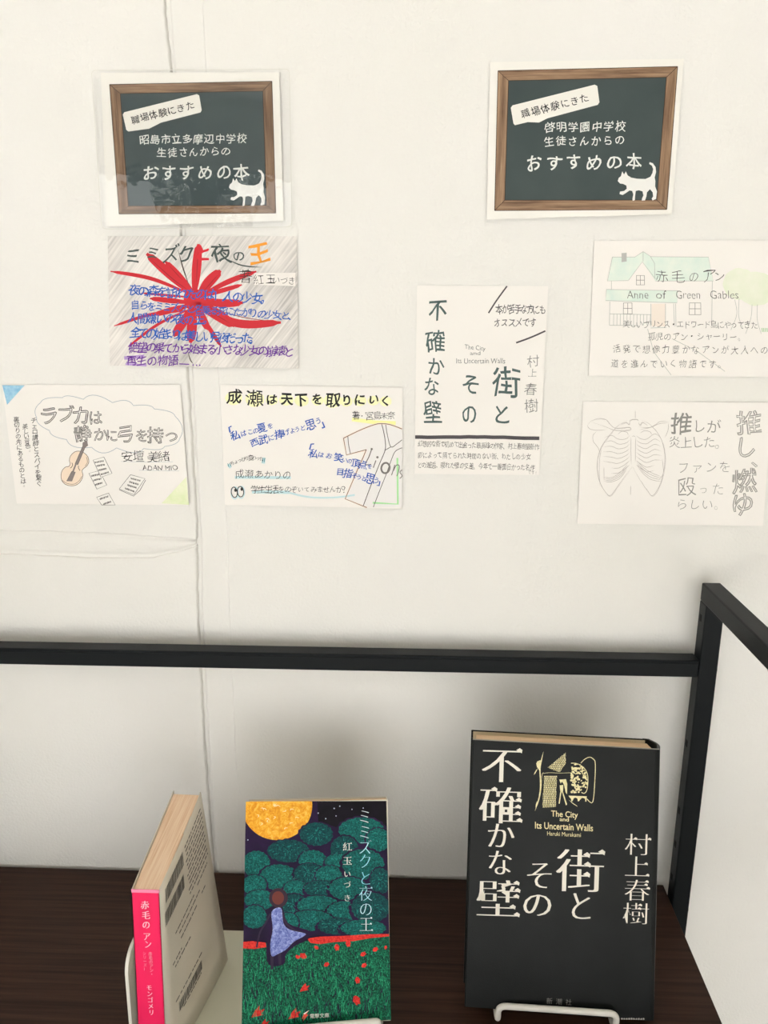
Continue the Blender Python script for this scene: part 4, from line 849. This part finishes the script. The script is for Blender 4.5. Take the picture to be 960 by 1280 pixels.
# page block in three gatherings with fine gaps
e = .0008; drop = np.array([0, 0, -.0015])
for k in range(4):
    u0, u1 = (0, .22, .47, .74)[k], (.218, .467, .737, 1)[k]; L = lambda l, r, u: l + (r - l) * u
    tl2, tr2, bl2, br2 = st_l + (e, .0012, 0), st_r + (-e, .0012, 0), sb_l + (e, .0012, 0), sb_r + (-e, .0012, 0)
    ftl, ftr, fbl, fbr = ft_l + (e, -.002, 0), ft_r + (-e, -.002, 0), fb_l + (e, -.002, 0), fb_l + (.0195, -.002, 0)
    V = [L(bl2, br2, u0), L(bl2, br2, u1), L(fbl, fbr, u1), L(fbl, fbr, u0)]; V = [q + (0, 0, .0015) for q in V] + [q + drop for q in (L(tl2, tr2, u0), L(tl2, tr2, u1), L(ftl, ftr, u1), L(ftl, ftr, u0))]
    mk('page_section', V, [[0, 3, 2, 1], [4, 5, 6, 7], [0, 1, 5, 4], [1, 2, 6, 5], [2, 3, 7, 6], [3, 0, 4, 7]], pages_x, pk)
slab('spine_top_edge', (st_l + (0, -.0002, -.002), st_r + (0, -.0002, -.002), st_r + (0, -.0002, .0003), st_l + (0, -.0002, .0003)), (0, .0005, 0), mat('pale_pink_edge', srgb('F78FB0'), .5), 2, 1)
p = Print(Surf(st_l, (0, -1, 0)), (140, 970, 4.129))
for c, x, y, w in [('赤', 170, 664, 40), ('毛', 176, 716, 40), ('の', 177, 766, 38), ('ア', 180, 826, 36), ('ン', 186, 866, 34)]: p.ch(c, x, y, 46, 'mincho', -.010, w=w + 5)
for k, c in enumerate('赤毛のアン・'): p.ch(c, 198 + k * 1.6, 916 + 21 * k, 22, 'pen', -.015)
for k, c in enumerate('シリーズ1'): p.ch(c, 168 + k * 1.2, 914 + 20 * k, 20, 'pen', -.018)
for k, c in enumerate('モンゴメリ'): p.ch(c, 192 + k * 3, 1090 + 32 * k, 31, 'mincho', -.012)
p.build('spine_lettering', 'FFD3DF', pk, 6)
# print on the back cover: text columns and bar codes, laid on the ruled sheet (u along depth, v up)
def on_cover(u, v, k=1):
    q = (sb_r * (1 - u) + fb_r * u) * (1 - v) + (st_r * (1 - u) + ft_r * u) * v + np.array([.0010 * math.sin(math.pi * u) + 9e-5 * k, 0, 0]); return q
class CP:
    def __init__(s): s.V = []; s.F = []
    def rect(s, u0, u1, v0, v1):
        n = len(s.V); s.V += [on_cover(u0, v0), on_cover(u1, v0), on_cover(u1, v1), on_cover(u0, v1)]; s.F.append([n, n + 1, n + 2, n + 3])
cp = CP()
for b0, b1, v0, v1 in ((.30, .60, .905, .955), (.24, .52, .775, .825)): pass
def bars(u0, u1, v0, v1):
    u = u0
    while u < u1: w = rng.uniform(.004, .012); cp.rect(u, min(u + w, u1), v0, v1); u += w + rng.uniform(.004, .009)
bars(.10, .46, .872, .945); bars(.07, .43, .762, .835); bars(.20, .58, .205, .255)
mk('bar_code', cp.V, cp.F, ink('3B3A38'), pk, kind='stuff')
cp = CP()
for k in range(11):
    v = .935 - k * .026; u = .50 + .012 * (k % 3)
    while u < .93: w = rng.uniform(.02, .07); cp.rect(u, min(u + w, .94), v, v + .0085); u += w + rng.uniform(.006, .018)
for v, a, b in ((.63, .22, .58), (.595, .28, .70), (.555, .30, .62), (.50, .15, .30), (.47, .18, .45), (.285, .16, .60), (.19, .26, .56), (.64, .66, .90), (.56, .72, .8)):
    u = a
    while u < b: w = rng.uniform(.02, .06); cp.rect(u, min(u + w, b), v, v + .008); u += w + rng.uniform(.006, .015)
mk('small_print', cp.V, cp.F, ink('5A564F'), pk, kind='stuff')

# --- white bookend: standing plate left of the pink book, base plate running right
whites = mat('white_coated_metal', srgb('ECE8DF'), .35, .45)
be = thing('bookend', (-.187, -.15, SZ), 'white sheet-metal bookend with an upright plate left of the pink-spined book', 'bookend')
y0_, zt = -.200, -.4335; R = .013
pr = [(y0_, SZ + .0008)] + [(y0_, zt - R)] + [(y0_ + R - R * math.cos(a), zt - R + R * math.sin(a)) for a in np.linspace(0, math.pi / 2, 8)] + [(-.098, zt), (-.092, zt - .006), (-.092, SZ + .0008)]
n = len(pr); XA, XB = -.1915, -.1893
V = [(XA + .0012 * (z - zt) / .09, y, z) for y, z in pr] + [(XB + .0012 * (z - zt) / .09, y, z) for y, z in pr]
mk('upright_plate', V, [list(range(n))[::-1], [n + i for i in range(n)]] + [[i, (i + 1) % n, n + (i + 1) % n, n + i] for i in range(n)], whites, be)
box('base_plate', (-.1925, -.200, SZ), (-.1085, -.0757, SZ + .0009), mat('pale_green_plate', srgb('DAD9C4'), .4, .4), be, .0003)

# --- wire stands
def stand(label, lipZ, lipY, xa, xb, bottomZ, fr_, T, backh, back_len, r=.0023, yaw=0, tilt=0):
    """one bent white wire: front lip, feet, runners under the book and a back support"""
    o, M_ = fr_; cx_ = (xa + xb) / 2
    s = thing('wire_book_stand', ((xa + xb) / 2, lipY + .05, SZ), label, 'stand', 'white wire book stands')
    rz = SZ + r
    back = np.array([0, T + r, 0]); top = o + M_ @ (back + [0, 0, backh]); bot = o + M_ @ (back + [0, 0, .012])
    def yy(x): return lipY + (x - cx_) * math.tan(yaw)
    z = lambda x: lipZ + (x - cx_) * tilt
    zl = bottomZ - r - .0006 if bottomZ else rz              # height of the ledge the book sits on
    pts = [(xa, yy(xa) + back_len, zl), (xa, yy(xa), zl), (xa, yy(xa), z(xa)), (xb, yy(xb), z(xb)), (xb, yy(xb), zl), (xb, yy(xb) + back_len, zl)]
    V, Fc = tube(fillet(pts, .006, 7), r); mk('front_lip', V, Fc, whites, s, smooth=True)
    for x in (xa, xb):
        if bottomZ: V, Fc = tube([(x, yy(x) + back_len, zl + r * .6), (x, yy(x) + back_len, SZ)], r); mk('leg', V, Fc, whites, s, smooth=True)
    bx = (xb - xa) * .3
    yb = bot[1]
    low = o + M_ @ (back + [0, 0, 0]); yb = low[1] + .004
    pts = [(cx_ - bx, yb, SZ), (cx_ - bx, yb, max(rz, low[2] + .004)), (cx_ - bx, top[1] + .001, top[2]), (cx_ + bx, top[1] + .001, top[2]), (cx_ + bx, yb, max(rz, low[2] + .004)), (cx_ + bx, yb, SZ)]
    V, Fc = tube(fillet(pts, .006, 6), r); mk('back_support', V, Fc, whites, s, smooth=True)
    for sx in (-1, 1):
        x = cx_ + sx * bx
        mk('base_strip', [(x - .004, yy(cx_) + back_len, SZ), (x + .004, yy(cx_) + back_len, SZ), (x + .004, yb + .004, SZ), (x - .004, yb + .004, SZ), (x - .004, yy(cx_) + back_len, SZ + .0002), (x + .004, yy(cx_) + back_len, SZ + .0002), (x + .004, yb + .004, SZ + .0002), (x - .004, yb + .004, SZ + .0002)],
           [[0, 3, 2, 1], [4, 5, 6, 7], [0, 1, 5, 4], [1, 2, 6, 5], [2, 3, 7, 6], [3, 0, 4, 7]], whites, s)
    mk_bar = [(xa, yy(xa) + back_len, SZ + .0008), (xb, yy(xb) + back_len, SZ + .0008)]
    V, Fc = tube(mk_bar, .0008, 8); mk('cross_wire', V, Fc, whites, s, smooth=True)
    return s
stand('white wire stand propping up the black hardcover book', -.5052, -.1606, .0690, .1545, None, fr, BT, .12, .020, yaw=math.radians(-4), tilt=.03)
stand('white wire stand propping up the moonlit-cover paperback', -.5030, -.1835, -.105, -.0185, -.506, fr2, MT, .10, .010, yaw=math.radians(4.9), tilt=.06)
bpy.data.objects.remove(_to); bpy.data.curves.remove(_tc)
for o in bpy.data.objects:
    if '_o' in o: del o['_o']
